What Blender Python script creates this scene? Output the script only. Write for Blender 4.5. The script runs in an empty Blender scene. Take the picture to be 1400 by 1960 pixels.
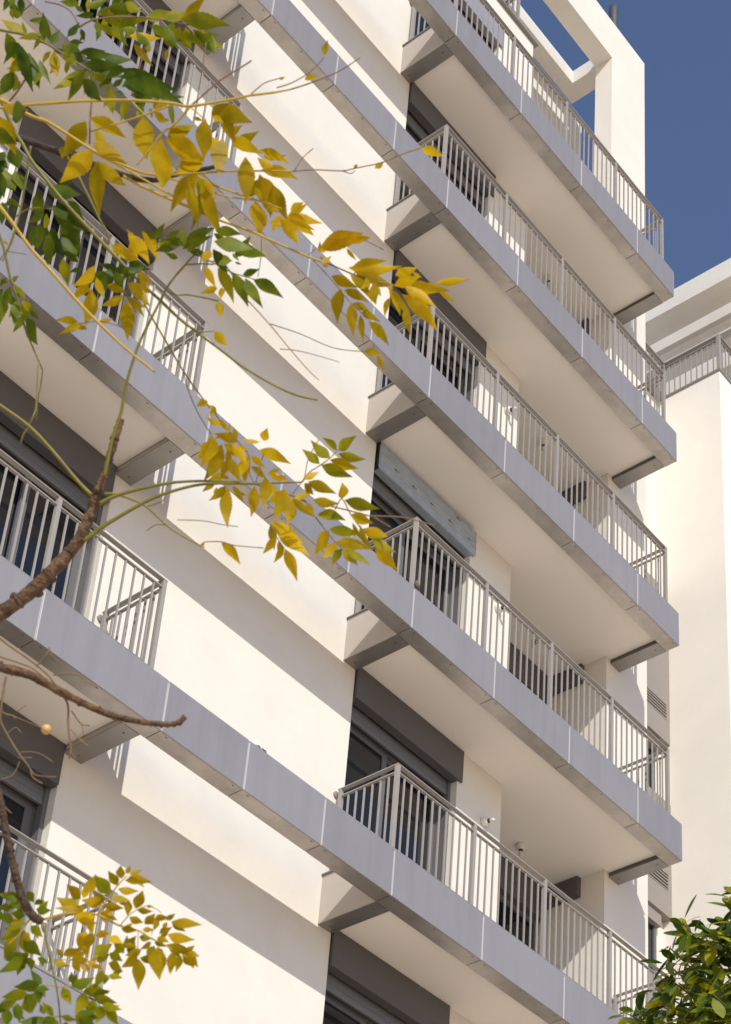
import bpy, bmesh, math, random
from mathutils import Vector, Matrix

# ------------------------------------------------------------------ camera, sky, sun, exposure
scene = bpy.context.scene
COL = scene.collection
F_PX, PPX, PPY = 3835.385, 837.703, 1828.184          # focal length and principal point on the 1400 x 1960 frame
CAM = Vector((-8.3178, -10.0991, 1.6))
FWD = Vector((0.65425632, 0.55014981, 0.51892567))
RGT = Vector((0.61874695, -0.78393359, 0.05099346))
UPV = Vector((-0.4348573, -0.28772088, 0.85329703))
cd = bpy.data.cameras.new('camera')
cam = bpy.data.objects.new('camera', cd)
COL.objects.link(cam)
cam.matrix_world = Matrix(((RGT.x, UPV.x, -FWD.x, CAM.x), (RGT.y, UPV.y, -FWD.y, CAM.y),
                           (RGT.z, UPV.z, -FWD.z, CAM.z), (0, 0, 0, 1)))
cd.sensor_fit = 'VERTICAL'
cd.sensor_height = 36.0
cd.lens = F_PX / 1960.0 * 36.0
cd.shift_x = (700 - PPX) / 1960.0
cd.shift_y = (PPY - 980) / 1960.0
cd.clip_end = 2000
cd.dof.use_dof = True
cd.dof.focus_distance = 19.0
cd.dof.aperture_fstop = 19.0
scene.camera = cam

SUN_DIR = Vector((0.65, 1.0, -0.77)).normalized()      # the way the light travels
world = bpy.data.worlds.new('World')
scene.world = world
world.use_nodes = True
wn = world.node_tree
bg = wn.nodes['Background']
sky = wn.nodes.new('ShaderNodeTexSky')
sky.sky_type = 'NISHITA'
sky.sun_disc = False
sky.sun_elevation = math.asin(-SUN_DIR.z)
sky.sun_rotation = math.atan2(-SUN_DIR.x, -SUN_DIR.y) % (2 * math.pi)
sky.air_density = 1.0
sky.dust_density = 0.25
sky.ozone_density = 2.6
tint = wn.nodes.new('ShaderNodeMix')          # autumn air: the sky a touch more violet than the model's
tint.data_type = 'RGBA'
tint.blend_type = 'MULTIPLY'
tint.inputs['Factor'].default_value = 1.0
tint.inputs['B'].default_value = (1.20, 1.10, 1.15, 1)
wn.links.new(sky.outputs[0], tint.inputs['A'])
wn.links.new(tint.outputs['Result'], bg.inputs[0])
bg.inputs[1].default_value = 0.15
sl = bpy.data.lights.new('sun', 'SUN')
sl.energy = 4.4
sl.angle = math.radians(0.53)
sl.color = (1.0, 0.965, 0.875)
so = bpy.data.objects.new('sun', sl)
so.rotation_euler = SUN_DIR.to_track_quat('-Z', 'Y').to_euler()
so.location = (-20, -30, 40)
COL.objects.link(so)
scene.view_settings.view_transform = 'Standard'
scene.view_settings.look = 'None'
scene.view_settings.exposure = -0.30
scene.view_settings.gamma = 1.0

# ------------------------------------------------------------------ helpers
def unproject(u, v, d):
    """a photo pixel and a depth along the view give the point in space where that twig or leaf grows"""
    return CAM + d * (FWD + RGT * ((u - PPX) / F_PX) - UPV * ((v - PPY) / F_PX))


class Shape:
    def __init__(self):
        self.bm = bmesh.new()

    def box(self, x0, x1, y0, y1, z0, z1, mi=0, bevel=0.0):
        bm = self.bm
        vs = [bm.verts.new(p) for p in ((x0, y0, z0), (x1, y0, z0), (x1, y1, z0), (x0, y1, z0),
                                        (x0, y0, z1), (x1, y0, z1), (x1, y1, z1), (x0, y1, z1))]
        fs = []
        for q in ((3, 2, 1, 0), (4, 5, 6, 7), (0, 1, 5, 4), (1, 2, 6, 5), (2, 3, 7, 6), (3, 0, 4, 7)):
            f = bm.faces.new([vs[i] for i in q])
            f.material_index = mi
            fs.append(f)
        if bevel > 0:
            es = list({e for f in fs for e in f.edges})
            r = bmesh.ops.bevel(bm, geom=es, offset=bevel, segments=2, affect='EDGES', profile=0.5)
            for f in r['faces']:
                f.material_index = mi
        return self

    def tube(self, pts, radii, n=8, mi=0, cap=True):
        bm = self.bm
        pts = [Vector(p) for p in pts]
        if not hasattr(radii, '__len__'):
            radii = [radii] * len(pts)
        rings = []
        ref = None
        for i, p in enumerate(pts):
            a = pts[max(0, i - 1)]
            b = pts[min(len(pts) - 1, i + 1)]
            t = (b - a).normalized()
            if ref is None:
                ref = t.orthogonal().normalized()
            ref = (ref - t * ref.dot(t))
            if ref.length < 1e-6:
                ref = t.orthogonal()
            ref.normalize()
            w = t.cross(ref)
            rings.append([bm.verts.new(p + (ref * math.cos(2 * math.pi * k / n) + w * math.sin(2 * math.pi * k / n)) * radii[i])
                          for k in range(n)])
        for i in range(len(rings) - 1):
            for k in range(n):
                f = bm.faces.new((rings[i][k], rings[i][(k + 1) % n], rings[i + 1][(k + 1) % n], rings[i + 1][k]))
                f.smooth = True
                f.material_index = mi
        if cap:
            f = bm.faces.new(list(reversed(rings[0]))); f.material_index = mi
            f = bm.faces.new(rings[-1]); f.material_index = mi
        return self

    def build(self, name, mats, parent=None, origin=None, label=None):
        o0 = Vector(origin) if origin is not None else (WORLD_LOC[parent] if parent is not None else Vector((0, 0, 0)))
        bm = self.bm
        bmesh.ops.translate(bm, verts=bm.verts, vec=-o0)
        bmesh.ops.recalc_face_normals(bm, faces=bm.faces) if not getattr(self, 'keep_normals', False) else None
        me = bpy.data.meshes.new(name)
        bm.to_mesh(me)
        bm.free()
        for m in (mats if isinstance(mats, (list, tuple)) else [mats]):
            me.materials.append(m)
        ob = bpy.data.objects.new(name, me)
        COL.objects.link(ob)
        if parent is not None:
            ob.parent = parent
            ob.location = o0 - WORLD_LOC[parent]
        else:
            ob.location = o0
        WORLD_LOC[ob] = o0.copy()
        if label:
            ob['label'] = label
        return ob


WORLD_LOC = {}


def thing(name, loc, label, category, group=None):
    o = bpy.data.objects.new(name, None)
    o.empty_display_size = 0.3
    o.location = loc
    COL.objects.link(o)
    WORLD_LOC[o] = Vector(loc)
    o['label'] = label
    o['category'] = category
    if group:
        o['group'] = group
    return o


def tag(o, label, category, group=None):
    o['label'] = label
    o['category'] = category
    if group:
        o['group'] = group
    return o


def clone(o, parent, offset):
    """a copy of one part (sharing its mesh), moved by offset from where the source stands"""
    c = o.copy()
    COL.objects.link(c)
    c.parent = parent
    WORLD_LOC[c] = WORLD_LOC[o] + Vector(offset)
    c.location = WORLD_LOC[c] - (WORLD_LOC[parent] if parent is not None else Vector((0, 0, 0)))
    return c


# ------------------------------------------------------------------ materials
def mat(name, col, rough=0.6, metal=0.0, noise=0.0, nscale=3.0, bump=0.0, bscale=60.0, spec=0.5,
        streak=0.0, streak_scale=2.0, dark=None, vary=0.0):
    m = bpy.data.materials.new(name)
    m.use_nodes = True
    nt = m.node_tree
    p = nt.nodes['Principled BSDF']
    p.inputs['Roughness'].default_value = rough
    p.inputs['Metallic'].default_value = metal
    p.inputs['Specular IOR Level'].default_value = spec
    p.inputs['Base Color'].default_value = (*col, 1)
    tc = nt.nodes.new('ShaderNodeTexCoord')
    last = None
    if noise > 0:
        n = nt.nodes.new('ShaderNodeTexNoise')
        n.inputs['Scale'].default_value = nscale
        n.inputs['Detail'].default_value = 6
        n.inputs['Roughness'].default_value = 0.65
        nt.links.new(tc.outputs['Object'], n.inputs['Vector'])
        r = nt.nodes.new('ShaderNodeValToRGB')
        d = dark or tuple(c * (1 - noise) for c in col)
        r.color_ramp.elements[0].position = 0.32
        r.color_ramp.elements[0].color = (*d, 1)
        r.color_ramp.elements[1].position = 0.62
        r.color_ramp.elements[1].color = (*col, 1)
        nt.links.new(n.outputs['Fac'], r.inputs['Fac'])
        last = r.outputs['Color']
    if streak > 0:
        mp = nt.nodes.new('ShaderNodeMapping')
        mp.inputs['Scale'].default_value = (streak_scale * 6, streak_scale * 6, streak_scale * 0.35)
        nt.links.new(tc.outputs['Object'], mp.inputs['Vector'])
        n2 = nt.nodes.new('ShaderNodeTexNoise')
        n2.inputs['Scale'].default_value = 1.0
        n2.inputs['Detail'].default_value = 5
        nt.links.new(mp.outputs['Vector'], n2.inputs['Vector'])
        r2 = nt.nodes.new('ShaderNodeValToRGB')
        r2.color_ramp.elements[0].position = 0.30
        r2.color_ramp.elements[0].color = (1 - streak, 1 - streak, 1 - streak * 1.1, 1)
        r2.color_ramp.elements[1].position = 0.55
        r2.color_ramp.elements[1].color = (1, 1, 1, 1)
        nt.links.new(n2.outputs['Fac'], r2.inputs['Fac'])
        mx = nt.nodes.new('ShaderNodeMix')
        mx.data_type = 'RGBA'
        mx.blend_type = 'MULTIPLY'
        mx.inputs['Factor'].default_value = 1.0
        if last is not None:
            nt.links.new(last, mx.inputs['A'])
        else:
            mx.inputs['A'].default_value = (*col, 1)
        nt.links.new(r2.outputs['Color'], mx.inputs['B'])
        last = mx.outputs['Result']
    if vary > 0:      # panels of one batch differ a little in tone
        oi = nt.nodes.new('ShaderNodeObjectInfo')
        mr = nt.nodes.new('ShaderNodeMapRange')
        mr.inputs['To Min'].default_value = 1 - vary
        mr.inputs['To Max'].default_value = 1 + vary
        nt.links.new(oi.outputs['Random'], mr.inputs['Value'])
        hv = nt.nodes.new('ShaderNodeHueSaturation')
        nt.links.new(mr.outputs['Result'], hv.inputs['Value'])
        if last is not None:
            nt.links.new(last, hv.inputs['Color'])
        else:
            hv.inputs['Color'].default_value = (*col, 1)
        last = hv.outputs['Color']
    if last is not None:
        nt.links.new(last, p.inputs['Base Color'])
    if bump > 0:
        nb = nt.nodes.new('ShaderNodeTexNoise')
        nb.inputs['Scale'].default_value = bscale
        nb.inputs['Detail'].default_value = 4
        nt.links.new(tc.outputs['Object'], nb.inputs['Vector'])
        b = nt.nodes.new('ShaderNodeBump')
        b.inputs['Strength'].default_value = bump
        b.inputs['Distance'].default_value = 0.01
        nt.links.new(nb.outputs['Fac'], b.inputs['Height'])
        nt.links.new(b.outputs['Normal'], p.inputs['Normal'])
    return m


M = {}
M['stucco'] = mat('cream_stucco', (0.79, 0.74, 0.665), 0.9, noise=0.06, nscale=1.7, bump=0.32, bscale=130, spec=0.2)
M['wing'] = mat('wing_stucco', (0.87, 0.825, 0.75), 0.9, noise=0.05, nscale=0.9, bump=0.3, bscale=120, spec=0.2)
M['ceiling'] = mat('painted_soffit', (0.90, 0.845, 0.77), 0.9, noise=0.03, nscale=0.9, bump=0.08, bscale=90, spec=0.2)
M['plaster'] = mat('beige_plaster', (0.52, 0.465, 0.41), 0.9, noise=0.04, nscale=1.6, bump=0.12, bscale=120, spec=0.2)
M['fascia'] = mat('lavender_grey_cladding', (0.40, 0.372, 0.375), 0.46, metal=0.45, noise=0.06, nscale=1.3, spec=0.4, streak=0.07, streak_scale=1.6, vary=0.05)
M['under'] = mat('grey_cladding_underside', (0.50, 0.455, 0.41), 0.40, metal=0.8, noise=0.22, nscale=4.5, spec=0.4, vary=0.06)
M['under_end'] = mat('grey_end_soffit', (0.36, 0.335, 0.31), 0.42, metal=0.8, noise=0.16, nscale=2.6, spec=0.4)
M['under_dark'] = mat('dark_soffit_trim', (0.11, 0.10, 0.09), 0.5)
M['joint'] = mat('pale_joint_profile', (0.30, 0.29, 0.29), 0.5, spec=0.4)
M['lit_lip'] = mat('lit_folded_edge', (0.62, 0.60, 0.585), 0.4)  # sun catching the folded panel ends, put into a paler colour
M['joint_dark'] = mat('dark_joint_seal', (0.12, 0.11, 0.11), 0.8)  # dark tone of the edge seals and weep slots
M['rail'] = mat('warm_grey_railing_paint', (0.33, 0.302, 0.275), 0.45, noise=0.06, nscale=5, spec=0.4)
M['charcoal'] = mat('charcoal_shutter_paint', (0.075, 0.07, 0.072), 0.5, noise=0.12, nscale=2.0, spec=0.45)
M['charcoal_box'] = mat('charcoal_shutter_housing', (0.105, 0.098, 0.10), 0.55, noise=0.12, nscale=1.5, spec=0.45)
M['sunlit_grey_box'] = mat('sunlit_grey_housing', (0.30, 0.30, 0.35), 0.5, noise=0.05, nscale=2, spec=0.4)  # top-floor copy of the charcoal housing, sunlight put into its paler colour
M['slat'] = mat('grey_shutter_slat', (0.22, 0.215, 0.22), 0.35, metal=0.3, spec=0.5)
M['frame'] = mat('window_frame_paint', (0.14, 0.135, 0.14), 0.4, spec=0.5)
M['glass'] = mat('dark_window_glass', (0.010, 0.012, 0.016), 0.03, spec=0.55)
M['film'] = mat('blue_grey_protective_film', (0.36, 0.415, 0.48), 0.25, noise=0.2, nscale=7, bump=0.6, bscale=22, spec=0.5)
M['ink'] = mat('dark_blue_ink', (0.02, 0.025, 0.09), 0.6)
M['coping'] = mat('grey_metal_coping', (0.22, 0.21, 0.20), 0.45, spec=0.4)
M['screen'] = mat('taupe_screen_cladding', (0.29, 0.26, 0.235), 0.7, noise=0.05, nscale=2, spec=0.3)
M['louver_gap'] = mat('dark_louver_gap', (0.02, 0.018, 0.016), 0.9)
M['pipe'] = mat('dark_flue_pipe', (0.07, 0.075, 0.09), 0.55, noise=0.3, nscale=9)
M['lamp_white'] = mat('white_lamp_plastic', (0.72, 0.69, 0.64), 0.4)
M['lamp_glass'] = mat('clear_bulb_glass', (0.6, 0.58, 0.55), 0.1)
M['black'] = mat('black_plastic', (0.02, 0.02, 0.02), 0.6)
M['paving'] = mat('pale_stone_paving', (0.76, 0.59, 0.42), 0.9, noise=0.12, nscale=0.6)

# ------------------------------------------------------------------ the setting: ground
g = Shape()
g.box(-220, 220, -220, 220, -0.4, 0.0)
ground = g.build('ground', M['paving'])
ground['kind'] = 'structure'

# ------------------------------------------------------------------ apartment building
H = 3.15
ZB = {-1: 27.156, 0: 24.006, 1: 20.863, 2: 17.736, 3: 14.550, 4: 11.406, 5: 8.256, 6: 5.106, 7: 1.956}   # underside of each fascia band
WY = 0.886          # facade plane
BT = 0.187          # depth of the fascia band
BH = 0.512          # height of the fascia band
MX = 3.02           # mirror: x -> MX - x
SOF = 0.062         # soffit recess
SLAB = 0.537

bld = thing('apartment_building', (1.5, 2.5, 0),
            'cream apartment block with long lavender grey balcony bands, railed balconies and dark shutter boxes', 'building')

# walls ---------------------------------------------------------------
W_TOP = 27.745
s = Shape()
s.box(-0.17, 3.19, WY, 2.2, 0, W_TOP)
s.build('facade_wall', M['stucco'], bld)
for mir in (0, 1):
    s = Shape()
    x0, x1 = (4.90, 5.67)
    if mir: x0, x1 = MX - 5.67 - 3.2, MX - 4.90
    s.box(x0, x1, WY, 2.2, 0, W_TOP)
    s.build('facade_wall', M['stucco'], bld)
s = Shape()
s.box(7.66, 8.575, WY, 3.4, 0, 27.2)
s.build('facade_wall', M['stucco'], bld)
# walls behind windows and loggia
for (a, b) in ((3.19, 4.90), (MX - 4.90, -0.17)):
    s = Shape()
    s.box(a, b, 1.75, 2.2, 0, W_TOP)
    s.build('room_wall', M['charcoal'], bld)
s = Shape()
s.box(5.67, 7.66, 1.86, 2.2, 0, 24.5)
s.build('loggia_back_wall', M['stucco'], bld)
# wall above the top windows, parapet and coping
for (a, b) in ((MX - 4.90, -0.17), (3.19, 4.90)):
    s = Shape()
    s.box(a, b, WY, 1.30, ZB[-1] + SOF, W_TOP)
    par = s.build('parapet', M['stucco'], bld)
s = Shape()
s.box(-5.85, 5.73, WY - 0.055, 2.3, W_TOP, W_TOP + 0.03, bevel=0.004)
s.build('coping', M['coping'], par)
# roof slabs of the terrace level
s = Shape()
s.box(-5.8, 5.66, 2.2, 9.0, 0, 27.2)
s.box(5.67, 8.57, 2.21, 9.0, 0, 24.4)
s.build('rear_block', M['stucco'], bld)


# fascia panels, bands, balconies -------------------------------------------
def panel(parent, x0, x1, zb, label=None):
    s = Shape()
    gp = 0.0085
    s.box(x0 + gp, x1 - gp, 0.0, 0.016, zb, zb + BH, 0, bevel=0.003)
    for (a, b) in ((x0 + 0.0035, x0 + gp - 0.0002), (x1 - gp + 0.0002, x1 - 0.0035)):
        s.box(a, b, 0.0005, 0.016, zb + 0.002, zb + BH - 0.03, 3)
    s.box(x0 + 0.004, x1 - 0.004, 0.017, BT, zb + 0.001, zb + 0.013, 1)
    # weep slots in the underside
    L = x1 - x0
    n = max(2, int(round(L / 0.40)))
    for i in range(n):
        xx = x0 + 0.09 + (L - 0.18) * i / (n - 1)
        s.box(xx - 0.012, xx + 0.012, 0.034, 0.042, zb - 0.0008, zb + 0.0005, 2)
    return s.build('fascia_panel', [M['fascia'], M['under'], M['joint_dark'], M['lit_lip']], parent, label=label)


def band_core(parent_shape, x0, x1, zb):
    parent_shape.box(x0, x1, 0.003, BT - 0.004, zb + 0.016, zb + BH - 0.004)


def baluster_run(p0, p1, n, zb, along):
    """vertical bars between two posts; n bars evenly spaced"""
    s = Shape()
    h = 0.0078
    for i in range(1, n + 1):
        t = i / (n + 1)
        x = p0[0] + (p1[0] - p0[0]) * t
        y = p0[1] + (p1[1] - p0[1]) * t
        s.box(x - h, x + h, y - h, y + h, zb + SLAB + 0.03, zb + 1.458)
    return s


RAIL_Y = 0.105
ENDS = []


def balcony(k, mir):
    zb = ZB[k]
    fx = (lambda x: MX - x) if mir else (lambda x: x)

    def bx(s, x0, x1, y0, y1, z0, z1, mi=0, bevel=0.0):
        a, b = sorted((fx(x0), fx(x1)))
        s.box(a, b, y0, y1, z0, z1, mi, bevel)
    xe = 7.945
    s = Shape()
    # slab: soffit, edges of the two ends, slab over the loggia
    bx(s, 3.20, xe - 0.20, BT + 0.003, WY - 0.002, zb + SOF, zb + SLAB)
    if not mir:
        bx(s, 5.672, 7.658, WY - 0.002, 1.858, zb + SOF + 0.0005, zb + SLAB - 0.001)
    bx(s, 3.192, 4.898, WY - 0.002, 1.70, zb + SOF + 0.001, zb + SLAB - 0.002)
    slab = s.build('balcony', M['ceiling'], bld)
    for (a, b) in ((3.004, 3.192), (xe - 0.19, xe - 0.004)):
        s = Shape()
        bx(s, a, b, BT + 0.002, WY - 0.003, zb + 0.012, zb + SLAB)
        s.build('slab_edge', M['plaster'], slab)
    for (a, b) in ((3.0, 3.196), (xe - 0.196, xe)):
        s = Shape()
        bx(s, a, b, BT + 0.004, WY - 0.002, zb - 0.001, zb + 0.011, 0, 0.0)
        for yy in (0.27, 0.80):
            bx(s, a + 0.085, a + 0.10, yy, yy + 0.022, zb - 0.002, zb - 0.0008, 1)
        if a > 5:
            bx(s, a, a + 0.006, BT + 0.004, WY - 0.002, zb + 0.0115, zb + SOF - 0.0005, 2)
        s.build('return_soffit', [M['under_end'], M['joint_dark'], M['under_dark']], slab)
    for (a, b, c, d) in ((2.985, 3.21, BT + 0.006, WY - 0.004), (xe - 0.21, xe + 0.012, 0.03, WY - 0.004), (3.21, xe - 0.21, 0.03, BT + 0.05)):
        s = Shape()
        bx(s, a, b, c, d, zb + SLAB + 0.001, zb + SLAB + 0.014)
        s.build('edge_trim', M['coping'], slab)
    if k in (1, 2):
        s = Shape()
        bx(s, 3.05, xe - 0.01, 0.012, 0.05, zb + BH + 0.0006, zb + BH + 0.022)
        s.build('edge_seal', M['joint_dark'], slab)
    # cladding
    s = Shape()
    bx(s, 3.0, xe - 0.004, 0.003, BT - 0.004, zb + 0.016, zb + BH - 0.004)
    s.build('joint_profile', M['joint'], slab)
    xs = [3.0, 4.345, 5.685, 7.02, xe] if k != 1 else [3.06, 4.43, 5.78, 7.13, xe + 0.01]
    if mir: xs = [2.941, 4.30, 5.64, 7.0, xe]
    for a, b in zip(xs[:-1], xs[1:]):
        a2, b2 = sorted((fx(a), fx(b)))
        panel(slab, a2, b2, zb)
    # railing
    px = [3.072, 4.262, 5.448, 6.628, 7.802]
    y = RAIL_Y
    p0 = None
    w = 0.021
    first = None
    for x in px:
        X = fx(x)
        if first is None:
            s = Shape()
            s.box(X - w, X + w, y - w, y + w, zb + SLAB, zb + 1.552, bevel=0.002)
            first = s.build('post', M['rail'], slab, origin=(X, y, zb + SLAB))
            fxx = X
        else:
            clone(first, slab, (X - fxx, 0, 0))
    for x in (px[0], px[-1]):
        clone(first, slab, (fx(x) - fxx, WY - 0.075 - y, -0.012))
    for x in (px[0], px[-1]):
        X = fx(x)
        s = Shape()
        s.tube([(X, WY - 0.055, zb + 1.515), (X, WY + 0.0, zb + 1.515)], [0.010, 0.010], 10)
        s.tube([(X, WY - 0.022, zb + 1.515), (X, WY - 0.001, zb + 1.515)], [0.034, 0.034], 16)
        s.build('wall_bracket', M['rail'], slab)
    s = Shape()
    d = 0.026
    a, b = fx(px[0]), fx(px[-1])
    lo, hi = min(a, b), max(a, b)
    s.box(lo - 0.0235, hi + 0.0235, y - 0.0235, y + d, zb + 1.541, zb + 1.553, bevel=0.002)
    s.box(lo - 0.0235, lo + d, y + d + 0.001, WY - 0.05, zb + 1.5415, zb + 1.5535, bevel=0.002)
    s.box(hi - d, hi + 0.0235, y + d + 0.001, WY - 0.05, zb + 1.5415, zb + 1.5535, bevel=0.002)
    s.build('handrail', M['rail'], slab)
    e = 0.016
    for nm, zz in (('middle_rail', 1.458), ('bottom_rail', SLAB + 0.055)):
        s = Shape()
        for a, b in zip(px[:-1], px[1:]):
            a2, b2 = sorted((fx(a), fx(b)))
            s.box(a2 + w, b2 - w, y - e, y + e, zb + zz, zb + zz + 0.012)
        for x in (px[0], px[-1]):
            X = fx(x)
            s.box(X - e, X + e, y + w, WY - 0.075 - w, zb + zz, zb + zz + 0.012)
        s.build(nm, M['rail'], slab)
    for a, b in zip(px[:-1], px[1:]):
        a2, b2 = sorted((fx(a), fx(b)))
        baluster_run((a2, y), (b2, y), 10, zb, 'x').build('balusters', M['rail'], slab)
    for x in (px[0], px[-1]):
        baluster_run((fx(x), y), (fx(x), WY - 0.075), 6, zb, 'y').build('balusters', M['rail'], slab)
    return slab


for k in (0, 1, 2, 3, 4, 5):
    balcony(k, 0)
    balcony(k, 1)
    zb = ZB[k]
    s = Shape()
    band_core(s, MX - 2.996, 2.996, zb)
    band = s.build('facade_beam', M['joint'], bld)
    xs = [0.02 if k != 1 else 0.0, 0.08, 1.045, 2.04, 3.0]
    xs = [0.079, 1.047, 2.037, 3.0]
    if k == 1: xs = [0.08, 1.093, 2.10, 3.06]
    xl = MX - 3.0
    for a, b in zip(xs[:-1], xs[1:]):
        panel(band, a, b, zb)
    s = Shape()
    s.box(MX - 2.996, 2.996, 0.02, BT, zb + BH - 0.003, zb + BH + 0.003)
    s.build('edge_trim', M['coping'], band)


# windows with roller shutters -------------------------------------------
def arrow(s, x, z, y, sc, mi):
    bm = s.bm
    # a small printed arrow pointing to the left
    def quad(pts):
        f = bm.faces.new([bm.verts.new((x + px * sc, y, z + pz * sc)) for px, pz in pts]); f.material_index = mi
    quad([(-0.5, 0.0), (-0.12, -0.22), (-0.12, 0.22)])
    quad([(-0.12, -0.05), (0.5, -0.05), (0.5, 0.05), (-0.12, 0.05)])


def window(k, mir, film=False, sunlit_box=False, closed=0.0):
    """opening of the floor that stands on slab k; its shutter box hangs below slab k-1"""
    zb, zt = ZB[k], ZB[k - 1]
    fx = (lambda x: MX - x) if mir else (lambda x: x)

    def bx(s, x0, x1, y0, y1, z0, z1, mi=0, bevel=0.0):
        a, b = sorted((fx(x0), fx(x1)))
        s.box(a, b, y0, y1, z0, z1, mi, bevel)
    X0, X1 = 3.192, 4.898
    zf = zb + SLAB
    zl = zt + SOF - 0.41         # underside of shutter box
    yf = 1.07
    s = Shape()
    fw = 0.055
    bx(s, X0, X0 + fw, yf, yf + 0.09, zf, zl + 0.02)
    bx(s, X1 - fw, X1, yf, yf + 0.09, zf, zl + 0.02)
    bx(s, X0 + fw, X1 - fw, yf, yf + 0.09, zl - 0.14, zl + 0.02)
    bx(s, X0 + fw, X1 - fw, yf, yf + 0.09, zf, zf + 0.06)
    # shutter guide rails
    bx(s, X0, X0 + 0.04, yf - 0.10, yf - 0.02, zf, zl + 0.02)
    bx(s, X1 - 0.04, X1, yf - 0.10, yf - 0.02, zf, zl + 0.02)
    win = s.build('window', M['frame'], bld)
    # sliding sashes
    mid = 3.93
    for (a, b, yy) in ((X0 + fw + 0.002, mid + 0.05, yf + 0.004), (mid - 0.05, X1 - fw - 0.002, yf + 0.045)):
        s = Shape()
        bx(s, a, a + 0.075, yy, yy + 0.035, zf + 0.061, zl - 0.141)
        bx(s, b - 0.075, b, yy, yy + 0.035, zf + 0.061, zl - 0.141)
        bx(s, a + 0.075, b - 0.075, yy, yy + 0.035, zl - 0.21, zl - 0.141)
        bx(s, a + 0.075, b - 0.075, yy, yy + 0.035, zf + 0.061, zf + 0.14)
        s.build('sash', M['frame'], win)
        s = Shape()
        bx(s, a + 0.073, b - 0.073, yy + 0.012, yy + 0.020, zf + 0.138, zl - 0.208)
        s.build('pane', M['glass'], win)
    # rolled shutter with its lowest slats showing
    s = Shape()
    zlow = zl - 0.11 if not closed else zf + (1 - closed) * (zl - zf)
    z = zl + 0.03
    while z > zlow:
        bx(s, X0 + 0.03, X1 - 0.03, yf - 0.075, yf - 0.055, max(z - 0.052, zlow), z, 0, 0.003)
        z -= 0.055
    bx(s, X0 + 0.03, X1 - 0.03, yf - 0.082, yf - 0.048, zlow - 0.05, zlow - 0.002, 0, 0.004)
    s.build('roller_shutter', M['slat'], win)
    # shutter box: a little proud of the facade
    s = Shape()
    top = zt + SOF - 0.002
    if film:
        bx(s, X0 + 0.03, 4.955, WY - 0.05, yf - 0.11, zl, top - 0.045, 0, 0.022)
        bx(s, X0 + 0.03, 4.955, WY - 0.053, WY - 0.0495, zl + 0.10, zl + 0.104, 0)
        bx(s, X0 + 0.03, 4.955, WY - 0.053, WY - 0.0495, zl + 0.22, zl + 0.224, 0)
    else:
        bx(s, X0 + 0.012, 4.955, WY - 0.032, WY - 0.003, zl, top, 0, 0.004)
        bx(s, X0 + 0.012, X1 - 0.002, WY - 0.003, yf - 0.11, zl + 0.002, top - 0.003, 0)
    if film:
        for i, fr in enumerate((0.16, 0.34, 0.53, 0.72, 0.93)):
            arrow(s, X0 + 0.03 + fr * 1.72, zl + 0.155, WY - 0.0535, 0.085, 1)
        arrow(s, X0 + 0.03 + 0.80 * 1.72, zl + 0.30, WY - 0.0535, 0.085, 1)
        lab = 'shutter box still wrapped in blue grey protective film with printed arrows'
        s.build('shutter_box', [M['film'], M['ink']], win, label=lab)
        s = Shape()
        for (a, b) in ((3.215, 3.235),):
            bx(s, a, b, WY - 0.03, yf - 0.1, zl, top, 0)
        s.build('shutter_motor', M['black'], win)
    else:
        s.build('shutter_box', M['sunlit_grey_box'] if sunlit_box else M['charcoal_box'], win)
    return win


for k in (0, 1, 2, 3, 4, 5):
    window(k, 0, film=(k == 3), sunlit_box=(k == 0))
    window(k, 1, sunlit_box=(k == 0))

# loggia: glazed door on the back wall and small window on the side wall
for k in (1, 2, 3, 4, 5):
    zb, zt = ZB[k], ZB[k - 1]
    zs = zt + SOF
    s = Shape()
    s.box(5.95, 7.60, 1.79, 1.858, zb + SLAB, zb + SLAB + 0.05)
    s.box(5.95, 6.01, 1.79, 1.858, zb + SLAB + 0.05, zs - 0.44)
    s.box(7.54, 7.60, 1.79, 1.858, zb + SLAB + 0.05, zs - 0.44)
    s.box(6.74, 6.82, 1.79, 1.858, zb + SLAB + 0.05, zs - 0.50)
    s.box(6.01, 7.54, 1.79, 1.858, zs - 0.50, zs - 0.44)
    dr = s.build('balcony_door', M['frame'], bld)
    s = Shape()
    s.box(6.01, 7.54, 1.82, 1.83, zb + SLAB + 0.05, zs - 0.50)
    s.build('pane', M['glass'], dr)
    s = Shape()
    s.box(5.93, 7.615, 1.70, 1.857, zs - 0.44, zs - 0.005, bevel=0.004)
    s.build('shutter_box', M['charcoal_box'], dr)
    s = Shape()
    s.box(7.585, 7.657, 1.215, 1.72, zs - 0.27, zs - 0.004, bevel=0.004)
    s.build('side_shutter_box', M['charcoal_box'], bld)

# roof frame on the terrace level ------------------------------------------
FB, FT, RB, RT = 29.79, 30.70, 30.39, 30.695
s = Shape()
s.box(7.66, 8.575, WY, 1.195, 27.2, FT)
s.box(-9.0, 7.66, WY, 1.19, FB, FT)
s.box(8.006, 8.31, 1.196, 2.117, RB, RT)
s.box(-9.0, 8.006, 1.886, 2.116, RB + 0.001, RT - 0.002)
s.build('roof_frame', M['stucco'], bld)
s = Shape()
s.box(5.72, 8.74, 2.22, 6.0, 24.4, 30.37)
s.build('penthouse_wall', M['stucco'], bld)
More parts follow.
